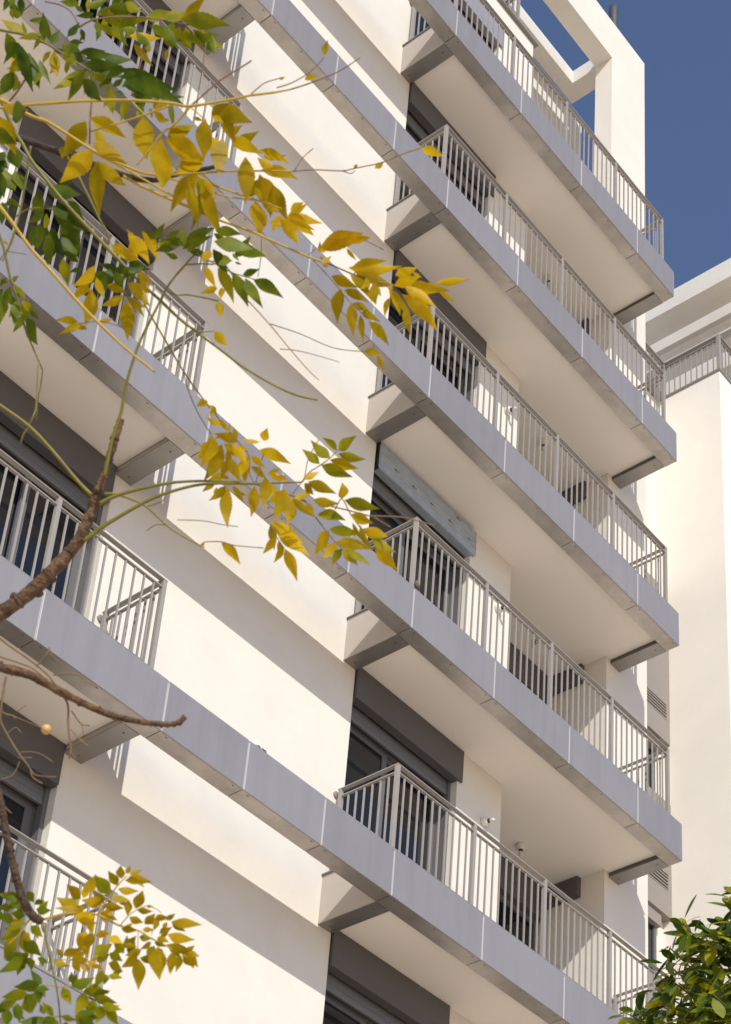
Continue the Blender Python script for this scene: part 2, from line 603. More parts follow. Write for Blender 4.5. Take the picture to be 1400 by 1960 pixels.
# terrace railing above the parapet
zt = W_TOP + 0.03
s = Shape()
xr, yr = 5.40, 0.98
s.box(xr - 0.02, xr + 0.02, yr - 0.02, yr + 0.02, zt, zt + 0.93)
s.box(xr - 0.02, xr + 0.02, 1.80, 1.84, zt, zt + 0.93)
for i in range(4):
    s.box(xr - 1.3 * (i + 1) - 0.02, xr - 1.3 * (i + 1) + 0.02, yr - 0.02, yr + 0.02, zt, zt + 0.93)
tr = s.build('terrace_railing', M['rail'], bld)
s = Shape()
s.box(0.1, xr + 0.025, yr - 0.025, yr + 0.025, zt + 0.931, zt + 0.946)
s.box(xr - 0.025, xr + 0.025, yr + 0.026, 1.9, zt + 0.931, zt + 0.946)
s.build('handrail', M['rail'], tr)
s = Shape()
for i in range(48):
    x = xr - 0.108 * (i + 1)
    s.box(x - 0.0085, x + 0.0085, yr - 0.0085, yr + 0.0085, zt + 0.05, zt + 0.86)
for i in range(7):
    y = yr + 0.108 * (i + 1)
    s.box(xr - 0.0085, xr + 0.0085, y - 0.0085, y + 0.0085, zt + 0.05, zt + 0.86)
s.box(0.1, xr - 0.02, yr - 0.016, yr + 0.016, zt + 0.861, zt + 0.873)
s.box(xr - 0.016, xr + 0.016, yr + 0.02, 1.80, zt + 0.861, zt + 0.873)
s.build('balusters', M['rail'], tr)

# flue pipe on the roof
s = Shape()
s.tube([(8.95, 1.75, 24.4), (8.95, 1.75, 33.3), (8.95, 1.75, 33.42)], [0.082, 0.082, 0.078], 20)
s.tube([(8.95, 1.75, 33.424), (8.95, 1.75, 33.43)], [0.066, 0.066], 20)
pipe = s.build('flue_pipe', M['pipe'], None, origin=(8.95, 1.75, 24.4))
tag(pipe, 'dark upright flue pipe rising behind the rooftop frame against the sky', 'pipe')

# ------------------------------------------------------------------ side wing
XW, YF, YB, YS, WTOP = 12.456, 1.935, 3.15, 2.995, 27.80
wing = thing('apartment_building', (14.5, 5.0, 0),
             'plain cream side wing to the right with taupe louvred screens and a railed roof terrace', 'building')
s = Shape()
s.box(XW, XW + 9, YF, 12, 0, WTOP)
s.build('wing_wall', M['wing'], wing)
s = Shape()
s.box(8.576, XW - 0.001, YB, 9, 0, WTOP - 0.01)
s.build('service_wall', M['stucco'], wing)
s = Shape()
s.box(8.58, XW + 0.015, YS - 0.01, YB + 0.1, WTOP, WTOP + 0.05)
s.box(XW - 0.02, XW + 9, YF - 0.02, YS - 0.011, WTOP + 0.0005, WTOP + 0.05)
s.build('coping', M['coping'], wing)
# louvred screens, one per floor, and windows between them
for i in range(7):
    z0 = 1.50 + i * 3.14
    z1 = z0 + 2.02
    zl0, zl1 = z0 + 0.43, z0 + 0.72
    s = Shape()
    xa, xb = 8.60, XW - 0.004
    s.box(xa, xb, YS, YB - 0.001, z0, zl0, bevel=0.003)
    s.box(xa, xb, YS, YB - 0.001, zl1, z1, bevel=0.003)
    s.box(xb - 0.09, xb, YS, YB - 0.001, zl0 + 0.001, zl1 - 0.001)
    sc = s.build('laundry_screen', M['screen'], wing)
    s = Shape()
    s.box(xa, xb - 0.091, YS + 0.06, YS + 0.08, zl0 + 0.001, zl1 - 0.001, 1)
    for j in range(5):
        zz = zl0 + 0.012 + j * 0.0575
        s.box(xa, xb - 0.091, YS + 0.002, YS + 0.03, zz, zz + 0.022, 0)
    s.build('louver', [M['screen'], M['louver_gap']], sc)
    # window above the screen
    s = Shape()
    z2 = z1 + 1.118
    s.box(10.6, 12.20, YB - 0.05, YB - 0.001, z1 + 0.0, z1 + 0.06)
    for xx in (10.6, 11.36, 12.14):
        s.box(xx, xx + 0.06, YB - 0.05, YB - 0.001, z1 + 0.06, z2 - 0.22)
    wd = s.build('window', M['frame'], wing)
    s = Shape()
    s.box(10.66, 12.14, YB - 0.02, YB - 0.012, z1 + 0.06, z2 - 0.22)
    s.build('pane', M['glass'], wd)
    s = Shape()
    s.box(10.56, 12.24, YB - 0.11, YB - 0.001, z2 - 0.22, z2 - 0.002)
    s.build('shutter_box', M['screen'], wd)
# terrace railing of the wing
zt = WTOP + 0.051
zh = 28.70
s = Shape()
yb_, xf = 3.07, XW + 0.05
corners = [(xf, YF + 0.03), (xf, yb_)]
for (x, y) in corners + [(xf + 1.5, YF + 0.03), (xf + 3.0, YF + 0.03), (xf - 1.3, yb_), (xf - 2.6, yb_)]:
    s.box(x - 0.03, x + 0.03, y - 0.03, y + 0.03, zt, zh)
wr = s.build('terrace_railing', M['rail'], wing)
s = Shape()
for (zz, e, th) in ((zh, 0.032, 0.018), (zh - 0.085, 0.018, 0.014)):
    s.box(xf - e, xf + e, YF + 0.03 + e + 0.001, yb_ - e - 0.001, zz, zz + th)
    s.box(xf - e, xf + 4, YF + 0.03 - e, YF + 0.03 + e, zz, zz + th)
    s.box(xf - 3.8, xf + e, yb_ - e, yb_ + e, zz, zz + th)
s.build('handrail', M['rail'], wr)
s = Shape()
n = 9
for i in range(1, n + 1):
    y = YF + 0.03 + (yb_ - YF - 0.03) * i / (n + 1)
    s.box(xf - 0.009, xf + 0.009, y - 0.009, y + 0.009, zt, zh - 0.085)
for i in range(1, 34):
    x = xf + 0.112 * i
    s.box(x - 0.009, x + 0.009, YF + 0.03 - 0.009, YF + 0.03 + 0.009, zt, zh - 0.085)
for i in range(1, 34):
    x = xf - 0.112 * i
    s.box(x - 0.009, x + 0.009, yb_ - 0.009, yb_ + 0.009, zt, zh - 0.085)
s.build('balusters', M['rail'], wr)
# pergola beams over the wing terrace
for (x0, x1, z0, z1) in ((XW, XW + 0.25, 29.965, 30.42), (XW + 0.27, 13.02, 30.06, 30.40), (13.26, 13.42, 29.97, 30.42), (13.62, 13.86, 29.97, 30.42), (14.2, 14.45, 29.97, 30.42), (14.85, 15.1, 29.97, 30.42)):
    s = Shape()
    s.box(x0, x1, 0.4 if x0 < 13 else 0.661, 8.0, z0, z1)
    s.build('pergola_beam', M['stucco'], wing)
s = Shape()
s.box(XW + 0.261, 19.0, 0.40, 0.66, 29.966, 30.419)
s.box(XW, 19.0, 8.001, 8.3, WTOP, 30.40)
s.build('pergola_beam', M['stucco'], wing)

# ------------------------------------------------------------------ small things on the facade
def ceiling_lamp(x, y, z, label, bulb=True):
    t = thing('ceiling_lamp', (x, y, z), label, 'lamp', 'bulb sockets under the balcony soffits')
    s = Shape()
    s.tube([(x, y, z - 0.001), (x, y, z - 0.012), (x, y, z - 0.055), (x, y, z - 0.072)], [0.056, 0.060, 0.056, 0.036], 24)
    s.build('socket', M['lamp_white'], t)
    s = Shape()
    s.tube([(x, y, z - 0.0725), (x, y, z - 0.085)], [0.024, 0.022], 16)
    s.build('screw_shell', M['black'], t)
    if bulb:
        s = Shape()
        s.tube([(x, y, z - 0.0855), (x, y, z - 0.10), (x, y, z - 0.125), (x, y, z - 0.145), (x, y, z - 0.155)], [0.012, 0.022, 0.030, 0.022, 0.004], 16)
        s.build('bulb', M['lamp_glass'], t)
    return t


for k, wh in ((0, 'under the topmost right balcony'), (1, 'under the second right balcony from the top'),
              (3, 'under the second right balcony from the bottom')):
    ceiling_lamp(6.71, 1.39 if k == 3 else 1.25, ZB[k] + SOF, 'white bulb socket on the soffit ' + wh)


def wall_lamp(x, z, label):
    t = thing('wall_lamp', (x, WY, z), label, 'lamp', 'bulb sockets on the balcony walls')
    s = Shape()
    s.tube([(x, WY - 0.001, z), (x, WY - 0.02, z), (x, WY - 0.05, z - 0.004), (x, WY - 0.075, z - 0.012)], [0.052, 0.056, 0.052, 0.034], 24)
    s.build('socket', M['lamp_white'], t)
    s = Shape()
    s.tube([(x, WY - 0.0755, z - 0.0122), (x, WY - 0.09, z - 0.016)], [0.024, 0.022], 16)
    s.build('screw_shell', M['black'], t)
    s = Shape()
    s.tube([(x, WY - 0.0905, z - 0.016), (x, WY - 0.105, z - 0.02), (x, WY - 0.13, z - 0.027), (x, WY - 0.15, z - 0.032), (x, WY - 0.158, z - 0.034)],
           [0.012, 0.020, 0.026, 0.020, 0.004], 16)
    s.build('bulb', M['lamp_glass'], t)


for k, wh in ((2, 'middle right balcony'), (3, 'second right balcony from the bottom'), (4, 'bottom right balcony in view')):
    wall_lamp(5.37 if k == 4 else 5.44, ZB[k] + 2.54 if k == 4 else ZB[k] + 2.42, 'white bulb socket on the wall of the ' + wh)

# loose wires hanging from the soffit of the middle balcony
rw = random.Random(4)
s = Shape()
x, y, z = 6.72, 1.3, ZB[2] + SOF
for j in range(3):
    pts = [(x + rw.uniform(-.02, .02) * i, y + rw.uniform(-.02, .02) * i, z - 0.05 * i) for i in range(6)]
    s.tube(pts, 0.004, 6)
s.tube([(x - 0.02, y, z - 0.2), (x + 0.03, y + 0.01, z - 0.21)], 0.009, 8)
tag(s.build('cable_bundle', M['black'], None, origin=(x, y, z)), 'thin dark wires dangling from the soffit under the middle right balcony', 'wires')
# cut cable end with connectors on the plain wall
s = Shape()
x, y, z = 2.0, WY, ZB[4] + 1.41
for j in range(4):
    a = rw.uniform(0, 6.28)
    pts = [(x + 0.03 * j - 0.05, y, z + 0.01), (x + 0.03 * j - 0.05 + 0.015 * math.cos(a), y - 0.03, z + 0.015 * math.sin(a)),
           (x + 0.03 * j - 0.06 + 0.03 * math.cos(a), y - 0.05, z - 0.02 + 0.03 * math.sin(a))]
    s.tube(pts, 0.0045, 6)
s.tube([(x - 0.06, y - 0.012, z + 0.005), (x + 0.07, y - 0.02, z - 0.005)], 0.011, 8, mi=1)
tag(s.build('cable_stub', [M['black'], M['lamp_white']], None, origin=(x, y, z)), 'small knot of cut wires sticking out of the plain cream wall', 'wires')

# little bird perched on the fascia joint
M['bird'] = mat('brown_grey_feathers', (0.16, 0.125, 0.095), 0.8, noise=0.35, nscale=40)
M['bird_dark'] = mat('dark_head_feathers', (0.05, 0.04, 0.035), 0.8)
bxp, byp, bzp = 3.045, 0.012, ZB[3] + BH + 0.006
bird = thing('bird', (bxp, byp, bzp), 'small brown bird perched on the grey fascia by the corner post', 'bird')
s = Shape()
s.tube([(bxp + 0.062, byp + 0.02, bzp + 0.012), (bxp + 0.045, byp + 0.014, bzp + 0.022), (bxp + 0.028, byp + 0.008, bzp + 0.034),
        (bxp + 0.008, byp, bzp + 0.048), (bxp - 0.008, byp - 0.004, bzp + 0.064), (bxp - 0.016, byp - 0.006, bzp + 0.080),
        (bxp - 0.020, byp - 0.007, bzp + 0.092), (bxp - 0.024, byp - 0.008, bzp + 0.101), (bxp - 0.027, byp - 0.009, bzp + 0.107)],
       [0.006, 0.009, 0.020, 0.029, 0.028, 0.021, 0.0185, 0.013, 0.004], 14)
s.build('body', M['bird'], bird)
s = Shape()
s.tube([(bxp - 0.036, byp - 0.012, bzp + 0.093), (bxp - 0.044, byp - 0.014, bzp + 0.092), (bxp - 0.052, byp - 0.016, bzp + 0.089)], [0.006, 0.004, 0.0006], 8)
s.build('beak', M['bird_dark'], bird)
for sd in (-1, 1):
    s = Shape()
    s.tube([(bxp + 0.002, byp + sd * 0.010, bzp + 0.026), (bxp - 0.002, byp + sd * 0.010, bzp + 0.010), (bxp, byp + sd * 0.010, bzp + 0.002),
            (bxp - 0.014, byp + sd * 0.012, bzp + 0.001)], [0.003, 0.002, 0.002, 0.0015], 6)
    s.build('leg', M['bird_dark'], bird)

# ------------------------------------------------------------------ foreground chinaberry tree
def leaf_mat(name, cols, trans, rough=0.45, nscale=26):
    m = bpy.data.materials.new(name)
    m.use_nodes = True
    nt = m.node_tree
    p = nt.nodes['Principled BSDF']
    out = nt.nodes['Material Output']
    tc = nt.nodes.new('ShaderNodeTexCoord')
    n = nt.nodes.new('ShaderNodeTexNoise')
    n.inputs['Scale'].default_value = nscale
    n.inputs['Detail'].default_value = 5
    nt.links.new(tc.outputs['Object'], n.inputs['Vector'])
    r = nt.nodes.new('ShaderNodeValToRGB')
    r.color_ramp.elements[0].position = 0.36
    r.color_ramp.elements[0].color = (*cols[0], 1)
    r.color_ramp.elements[1].position = 0.62
    r.color_ramp.elements[1].color = (*cols[1], 1)
    nt.links.new(n.outputs['Fac'], r.inputs['Fac'])
    nt.links.new(r.outputs['Color'], p.inputs['Base Color'])
    p.inputs['Roughness'].default_value = rough
    p.inputs['Specular IOR Level'].default_value = 0.22
    tr = nt.nodes.new('ShaderNodeBsdfTranslucent')
    nt.links.new(r.outputs['Color'], tr.inputs['Color'])
    mx = nt.nodes.new('ShaderNodeMixShader')
    mx.inputs['Fac'].default_value = min(0.62, trans + 0.1)
    nt.links.new(p.outputs['BSDF'], mx.inputs[1])
    nt.links.new(tr.outputs['BSDF'], mx.inputs[2])
    nt.links.new(mx.outputs['Shader'], out.inputs['Surface'])
    return m


LM = [leaf_mat('yellow_leaf', ((0.58, 0.36, 0.003), (0.78, 0.53, 0.008)), 0.5),
      leaf_mat('olive_yellow_leaf', ((0.38, 0.275, 0.003), (0.58, 0.385, 0.005)), 0.5),
      leaf_mat('yellow_green_leaf', ((0.22, 0.25, 0.005), (0.44, 0.37, 0.008)), 0.5),
      leaf_mat('green_leaf', ((0.095, 0.15, 0.006), (0.22, 0.25, 0.008)), 0.45),
      leaf_mat('dark_green_leaf', ((0.045, 0.090, 0.006), (0.115, 0.16, 0.008)), 0.42)]
LC = {'y': 0, 'o': 1, 'l': 2, 'g': 3, 'd': 4}
M['bark'] = mat('grey_brown_bark', (0.185, 0.105, 0.052), 0.85, noise=0.8, nscale=45, bump=1.0, bscale=90)
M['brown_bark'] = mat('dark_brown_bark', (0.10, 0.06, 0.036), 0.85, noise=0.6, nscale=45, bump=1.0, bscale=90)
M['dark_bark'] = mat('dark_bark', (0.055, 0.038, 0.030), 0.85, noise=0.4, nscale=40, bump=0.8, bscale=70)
M['twig'] = mat('dry_twig', (0.26, 0.165, 0.085), 0.75, noise=0.35, nscale=60)
M['petiole'] = mat('yellow_petiole', (0.50, 0.34, 0.028), 0.5, noise=0.2, nscale=45)
M['green_petiole'] = mat('green_petiole', (0.20, 0.175, 0.018), 0.5, noise=0.25, nscale=45)
M['berry'] = mat('ochre_berry', (0.60, 0.40, 0.13), 0.45, noise=0.15, nscale=60)

PROFILE = [(0, 0.0), (.05, .20), (.12, .48), (.20, .74), (.30, .95), (.40, 1.0), (.50, .92), (.60, .76), (.70, .56), (.80, .36), (.88, .21), (.95, .10), (1.0, 0.0)]


def fine(profile, n=22):
    out = []
    for i in range(n + 1):
        t = i / n
        for (t0, f0), (t1, f1) in zip(profile[:-1], profile[1:]):
            if t0 <= t <= t1 + 1e-9:
                u = (t - t0) / (t1 - t0)
                out.append((t, f0 + (f1 - f0) * u))
                break
    return out


PROFILE = fine(PROFILE)


def leaf(bm, B, T, w, mi, rng, fold=0.22, serr=0.035, profile=PROFILE):
    """one leaflet from base B to tip T: a folded, curved, finely toothed blade"""
    a = T - B
    L = a.length
    if L < 1e-5:
        return
    a.normalize()
    v = (B - CAM).normalized()
    wv = a.cross(v)
    if wv.length < 1e-4:
        wv = a.orthogonal()
    wv.normalize()
    th = rng.uniform(-0.75, 0.75)
    nv = wv.cross(a).normalized()
    W = wv * math.cos(th) + nv * math.sin(th)
    N = W.cross(a).normalized()
    hw = min(0.5 * w * L / math.cos(th), 0.36 * L)
    curl = rng.uniform(-0.10, 0.16) * L
    side = rng.uniform(-0.06, 0.06) * L
    fd = fold * rng.uniform(0.2, 1.5)
    mids, le, re = [], [], []
    for i, (t, f) in enumerate(profile):
        c = B + a * (L * t) + N * (curl * 4 * t * (1 - t) * 0.5) + W * (side * 4 * t * (1 - t))
        k = 1.0 + (serr if i % 2 else -serr) * (1 if 0 < i < len(profile) - 1 else 0)
        h = hw * f * k
        mids.append(bm.verts.new(c))
        if f > 0:
            wob = rng.uniform(-0.025, 0.025) * hw
            le.append(bm.verts.new(c + W * h + N * (fd * h + wob)))
            re.append(bm.verts.new(c - W * h + N * (fd * h - wob)))
        else:
            le.append(mids[-1]); re.append(mids[-1])
    for i in range(len(profile) - 1):
        for (q, flip) in ((le, 0), (re, 1)):
            vs = [mids[i], mids[i + 1], q[i + 1], q[i]]
            u = []
            for x in vs:
                if x not in u: u.append(x)
            if len(u) < 3: continue
            if flip: u.reverse()
            f = bm.faces.new(u)
            f.material_index = mi
            f.smooth = True


def px_path(pts, d0, d1=None, wob=0.0, rng=None):
    d1 = d0 if d1 is None else d1
    n = len(pts)
    out = []
    for i, p in enumerate(pts):
        d = d0 + (d1 - d0) * i / max(1, n - 1)
        out.append(unproject(p[0], p[1], d))
    return out


def smooth_path(pts, rad, sub=4):
    """Catmull-Rom through the traced points"""
    P, R = [], []
    n = len(pts)
    for i in range(n - 1):
        p0 = pts[max(0, i - 1)]; p1 = pts[i]; p2 = pts[i + 1]; p3 = pts[min(n - 1, i + 2)]
        for j in range(sub):
            t = j / sub
            P.append(0.5 * ((2 * p1) + (p2 - p0) * t + (2 * p0 - 5 * p1 + 4 * p2 - p3) * t * t + (3 * p1 - p0 - 3 * p2 + p3) * t ** 3))
            R.append(rad[i] + (rad[i + 1] - rad[i]) * t)
    P.append(pts[-1]); R.append(rad[-1])
    return P, R


def px_r(w, d):
    return 0.5 * w * d / F_PX


TREE_D = 3.7
trunk_top = unproject(-560, 1250, TREE_D)
tbase = Vector((trunk_top.x, trunk_top.y, 0.0))
tree = thing('chinaberry_tree', tbase, 'chinaberry tree in front at the left with yellow and green autumn leaves on bare branches', 'tree')
rt = random.Random(11)
tp = [tbase + Vector((0.03 * math.sin(i * 1.3), 0.03 * math.cos(i * 0.9), 0.0)) + Vector((0, 0, 6.2 * i / 9)) for i in range(10)]
s = Shape()
P, R = smooth_path(tp, [0.15 - 0.011 * i for i in range(10)])
s.tube(P, R, 14)
s.build('trunk', M['bark'], tree)


def trunk_at(z):
    i = min(8, max(0, int(z / 6.2 * 9)))
    t = z / 6.2 * 9 - i
    return tp[i].lerp(tp[i + 1], t)


def woody(pts, widths, d0, d1, m, knobs=0, root=True, name='branch', lab=None):
    """a woody branch traced from its tip side back to the trunk"""
    p3 = px_path(pts, d0, d1)
    rad = [px_r(w, d0) for w in widths]
    if root:
        z = p3[0].z - 0.35
        r0 = trunk_at(z)
        mid = r0.lerp(p3[0], 0.55) + Vector((0, 0, 0.03))
        p3 = [r0, mid] + p3
        rad = [rad[0] * 1.9, rad[0] * 1.35] + rad
    P, R = smooth_path(p3, rad, 7)
    R = [r * (1 + 0.10 * rt.uniform(-1, 1)) for r in R]
    s = Shape()
    s.tube(P, R, 10)
    if knobs:
        n = len(P)
        st = int(n * (0.25 if root else 0.02))
        for q in range(knobs):
            i = int(st + (n - 2 - st) * (q + 0.5) / knobs)
            a = (P[i + 1] - P[i]).normalized()
            o = a.orthogonal().normalized()
            o.rotate(Matrix.Rotation(rt.uniform(0, 6.28), 3, a))
            r = R[i]
            s.tube([P[i] + o * r * 0.3 - a * r * 0.3, P[i] + o * r * 1.0, P[i] + o * r * 1.35 + a * r * 0.25], [r * 0.75, r * 0.55, r * 0.2], 7)
            if q % 2 == 0:     # leaf-scar ring
                s.tube([P[i] - a * r * 0.35, P[i], P[i] + a * r * 0.25], [r * 1.0, r * 1.16, r * 1.0], 10)
    b = s.build(name, m, tree, label=lab)
    return b


def stems(parent, lists, d, m, name='twig'):
    s = Shape()
    for pts, w0, w1 in lists:
        p3 = [unproject(p[0], p[1], d + (p[2] if len(p) > 2 else 0)) for p in pts]
        n = len(p3)
        P, R = smooth_path(p3, [px_r(w0 + (w1 - w0) * i / (n - 1), d) for i in range(n)], 4)
        s.tube(P, R, 6)
    return s.build(name, m, parent)


def spray(parent, text, d, dz=0.05, seed=1, wm=0.86, extra=0.38):
    """leaflets of one spray: 'bx by tx ty width colour' per leaflet, traced base and tip"""
    rng = random.Random(seed)
    s = Shape()
    s.keep_normals = True
    for row in text.strip().replace('\n', ';').split(';'):
        q = row.split()
        if len(q) < 6:
            continue
        bx_, by_, tx_, ty_, w = map(float, q[:5])
        dd = d + rng.uniform(-dz, dz)
        B = unproject(bx_, by_, dd)
        L = math.hypot(tx_ - bx_, ty_ - by_) * dd / F_PX
        T = unproject(tx_, ty_, dd + rng.uniform(-0.45, 0.45) * L)
        ci = LC[q[5]]
        leaf(s.bm, B, B + (T - B) * 1.06, w * wm, ci, rng)
        if rng.random() < extra and w < .62:      # a second leaflet growing from the same joint, a little behind
            ang = rng.choice((-1, 1)) * rng.uniform(.45, 1.1)
            ax = (B - CAM).normalized()
            v = (T - B) * rng.uniform(.6, .95)
            v.rotate(Matrix.Rotation(ang, 3, ax))
            B2 = B + FWD * rng.uniform(.01, .05) + (T - B) * rng.uniform(-.12, .12)
            leaf(s.bm, B2, B2 + v, w * wm * .95, min(4, max(0, ci + rng.choice((-1, 0, 0, 1)))), rng)
    return s.build('leaf_spray', LM, parent)


# the brown branch rising through the left edge, with its leaf-stalks
D1 = 3.55
b1 = woody([(-60, 1212), (0, 1175), (60, 1132), (105, 1088), (138, 1052), (160, 1018), (176, 975), (190, 935), (201, 903), (212, 868), (222, 835), (232, 802)],
           [33, 31, 28, 26, 24, 22, 20, 18, 17, 16, 15, 15], D1, D1 + 0.03, M['bark'], knobs=16)
stems(b1, [([(176, 948), (150, 922), (100, 862), (55, 815), (0, 775), (-60, 730)], 9, 6),
           ([(55, 815), (66, 792), (70, 770, .02), (73, 700, .03)], 4, 3), ([(55, 818), (45, 832), (40, 849)], 4, 3),
           ([(160, 1036), (195, 1010), (230, 988), (290, 955), (345, 936), (400, 926), (490, 926), (536, 924), (578, 923)], 9, 3.5),
           ([(191, 964), (215, 952), (245, 942), (300, 929), (350, 922), (420, 921), (490, 926)], 9, 4),
           ([(490, 926), (520, 937), (558, 948), (587, 961)], 5, 4),
           ([(200, 945), (222, 946), (250, 955), (281, 970), (322, 1008), (360, 1032), (392, 1048)], 6, 2.5),
           ([(281, 970), (310, 960), (316, 950)], 3, 2.5), ([(322, 1006), (300, 1004), (281, 1016)], 2.5, 2)], D1, M['green_petiole'], 'leaf_stalk')
stems(b1, [([(200, 912), (207, 880), (217, 835), (232, 790), (240, 745), (252, 700), (270, 650), (300, 590), (325, 543), (355, 507), (376, 484)], 8, 3.5),
           ([(355, 507), (385, 505), (410, 506)], 3, 3), ([(325, 560), (340, 565), (365, 565), (418, 576)], 3, 3)], D1 - 0.02, M['green_petiole'], 'leaf_stalk')
stems(b1, [([(578, 923), (583, 916), (591, 877), (611, 841)], 2.2, 1.8), ([(578, 923), (590, 906), (611, 892), (632, 877), (648, 861)], 2.5, 2),
           ([(558, 948), (578, 923)], 2.2, 2.2), ([(587, 961), (602, 986), (623, 1014), (641, 1036), (657, 1052)], 3, 2),
           ([(621, 966), (668, 977), (707, 987), (733, 988), (776, 991), (833, 1006)], 3, 2.6), ([(716, 990), (748, 1009)], 2.6, 2.4),
           ([(642, 975), (655, 955), (672, 985), (697, 1020), (712, 1052)], 2.4, 3),
           ([(488, 926), (478, 905), (477, 873), (450, 838)], 2.5, 2), ([(490, 925), (497, 895), (508, 860)], 2.2, 2),
           ([(518, 1003), (530, 1028), (545, 1050)], 2.2, 2), ([(392, 1037), (424, 1037), (450, 1044), (505, 1049)], 2, 2),
           ([(340, 995), (390, 997), (425, 1004), (456, 1008)], 2, 1.8)], D1, M['twig'], 'twig')
spray(b1, """398 768 377 778 .7 y;402 775 415 795 .5 y;425 815 394 797 .35 y;435 825 416 800 .35 y;455 845 412 830 .45 y;453 842 447 817 .45 y
405 832 385 893 .42 o;425 850 392 917 .42 o;428 850 470 880 .42 y;445 850 472 888 .42 y;440 880 424 915 .45 o;440 875 460 920 .42 o;478 870 455 917 .42 y
432 905 396 922 .4 o;480 873 508 895 .42 y;480 893 510 917 .38 y;476 880 470 925 .4 o;410 845 380 880 .5 o""", D1, .04, 21)
spray(b1, """498 846 463 841 .26 y;505 844 512 820 .85 y;495 862 554 887 .4 y;515 905 548 921 .4 y;508 912 504 966 .45 o;545 935 525 992 .46 o;560 955 552 1002 .5 o
488 930 481 987 .42 o;445 930 467 962 .32 o;437 932 437 1007 .34 o;434 930 401 957 .4 o;412 925 388 941 .4 o;560 953 602 988 .3 o;530 912 550 920 .5 y""", D1 - .02, .04, 22)
spray(b1, """518 1000 578 1039 .4 y;530 1027 504 1059 .42 y;543 1045 525 1076 .4 o;532 1025 590 1063 .34 y;545 1050 568 1110 .38 y;424 1037 459 1079 .4 y;392 1037 383 1047 .5 o""", D1, .03, 23)
spray(b1, """648 862 681 835 .48 l;645 862 618 839 .42 l;632 877 597 844 .46 l;612 888 580 861 .46 l;648 868 699 878 .35 l;632 880 684 896 .4 o;615 890 673 912 .42 l""", D1, .02, 24, .9, .0)
spray(b1, """583 918 611 904 .4 y;590 922 642 944 .38 o;583 925 600 946 .6 o;600 956 648 963 .42 o;655 955 655 925 .62 y;660 957 724 973 .4 l;608 985 660 996 .42 l;587 960 604 987 .4 o
630 1015 604 1060 .42 o;630 1013 690 1024 .35 l;645 1037 618 1068 .5 o;643 1037 706 1051 .4 o;655 1050 636 1081 .45 l;655 1052 684 1081 .5 l;662 1048 709 1081 .25 l""", D1 - .03, .03, 25, .9, .0)
spray(b1, """672 985 712 1000 .5 y;675 1000 697 1037 .22 o;694 1012 740 1026 .46 y;712 1030 757 1056 .4 l;718 1050 759 1091 .45 y;690 1005 713 1052 .25 o""", D1 - .04, .03, 26, .9, .0)

# the dark branch behind the upper leaves
D2 = 3.85
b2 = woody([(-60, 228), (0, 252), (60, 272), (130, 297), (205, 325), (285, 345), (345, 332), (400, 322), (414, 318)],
           [17, 16, 15, 14, 13, 11, 9, 8, 7], D2, D2, M['dark_bark'], knobs=8, lab='dark branch behind the yellow leaves')
D2a = 3.5
stems(b2, [([(-60, 165), (0, 190), (60, 222), (93, 234), (150, 270), (198, 300), (240, 318), (289, 334), (357, 333), (455, 327), (561, 328)], 8, 3.5),
           ([(198, 300), (243, 325), (334, 377)], 5, 3.5),
           ([(236, 337), (275, 358), (328, 382), (366, 398), (396, 412), (425, 423), (489, 446), (508, 455), (589, 491), (630, 505)], 6, 4),
           ([(289, 334), (330, 343), (383, 356), (430, 375), (500, 385)], 4, 2.5),
           ([(370, 330), (400, 350), (450, 369), (492, 383), (540, 400)], 4.5, 3)], D2a, M['petiole'], 'leaf_stalk')
stems(b2, [([(561, 328), (600, 325), (655, 327), (680, 322), (732, 311), (771, 295), (807, 283)], 2.6, 2), ([(564, 327), (580, 302), (600, 284)], 2, 1.8),
           ([(655, 327), (672, 332), (680, 326)], 2, 1.6), ([(630, 505), (676, 525), (700, 533), (749, 545), (778, 540)], 3.4, 2.6),
           ([(589, 491), (605, 475)], 2.4, 2), ([(600, 498), (630, 530), (652, 556), (672, 580), (700, 606)], 2.2, 1.8), ([(690, 455), (735, 478)], 2, 2),
           ([(676, 525), (688, 516)], 2, 2), ([(501, 455), (500, 490), (494, 530)], 2.6, 1.6)], D2a, M['twig'], 'twig')
spray(b2, """275 222 282 301 .48 o;172 225 239 263 .4 y;165 232 120 300 .5 o;178 288 118 347 .52 y;178 270 240 313 .42 o;185 308 191 408 .36 o;187 308 239 353 .34 o;122 280 118 300 .5 l
295 215 319 232 .5 y;322 192 295 214 .5 o""", D2a, .04, 31)
spray(b2, """318 266 389 308 .46 y;310 265 310 356 .42 o;388 308 340 332 .6 y;380 332 330 402 .4 o;362 345 379 431 .3 o;385 350 424 453 .28 o;390 340 412 379 .3 y;365 325 385 300 .6 o""", D2a - .03, .04, 32)
spray(b2, """393 228 390 303 .5 o;412 200 480 233 .46 o;405 222 428 236 .4 y;370 225 389 231 .4 o;405 226 438 198 .6 o;428 265 421 334 .45 o;470 300 470 386 .42 o
440 260 464 240 .45 o;440 262 500 293 .42 y;497 287 552 313 .34 y;505 285 548 303 .32 y;523 320 494 302 .6 y;500 325 568 343 .36 y;497 333 518 410 .42 o;525 355 551 422 .4 o
490 385 495 448 .55 o;500 385 535 406 .36 o;488 358 502 381 .5 o""", D2a, .05, 33)
spray(b2, """548 412 614 427 .34 y;556 402 580 388 .9 y;555 418 601 440 .3 y;548 412 599 449 .4 y;535 415 570 466 .36 y;540 413 517 426 .5 y;527 428 522 442 .8 y
612 478 706 456 .36 y;615 470 692 447 .40 y;610 484 612 462 .4 y;665 462 705 458 .35 y;616 502 634 490 .5 y;612 480 625 480 .6 y""", D2a - .02, .03, 34)
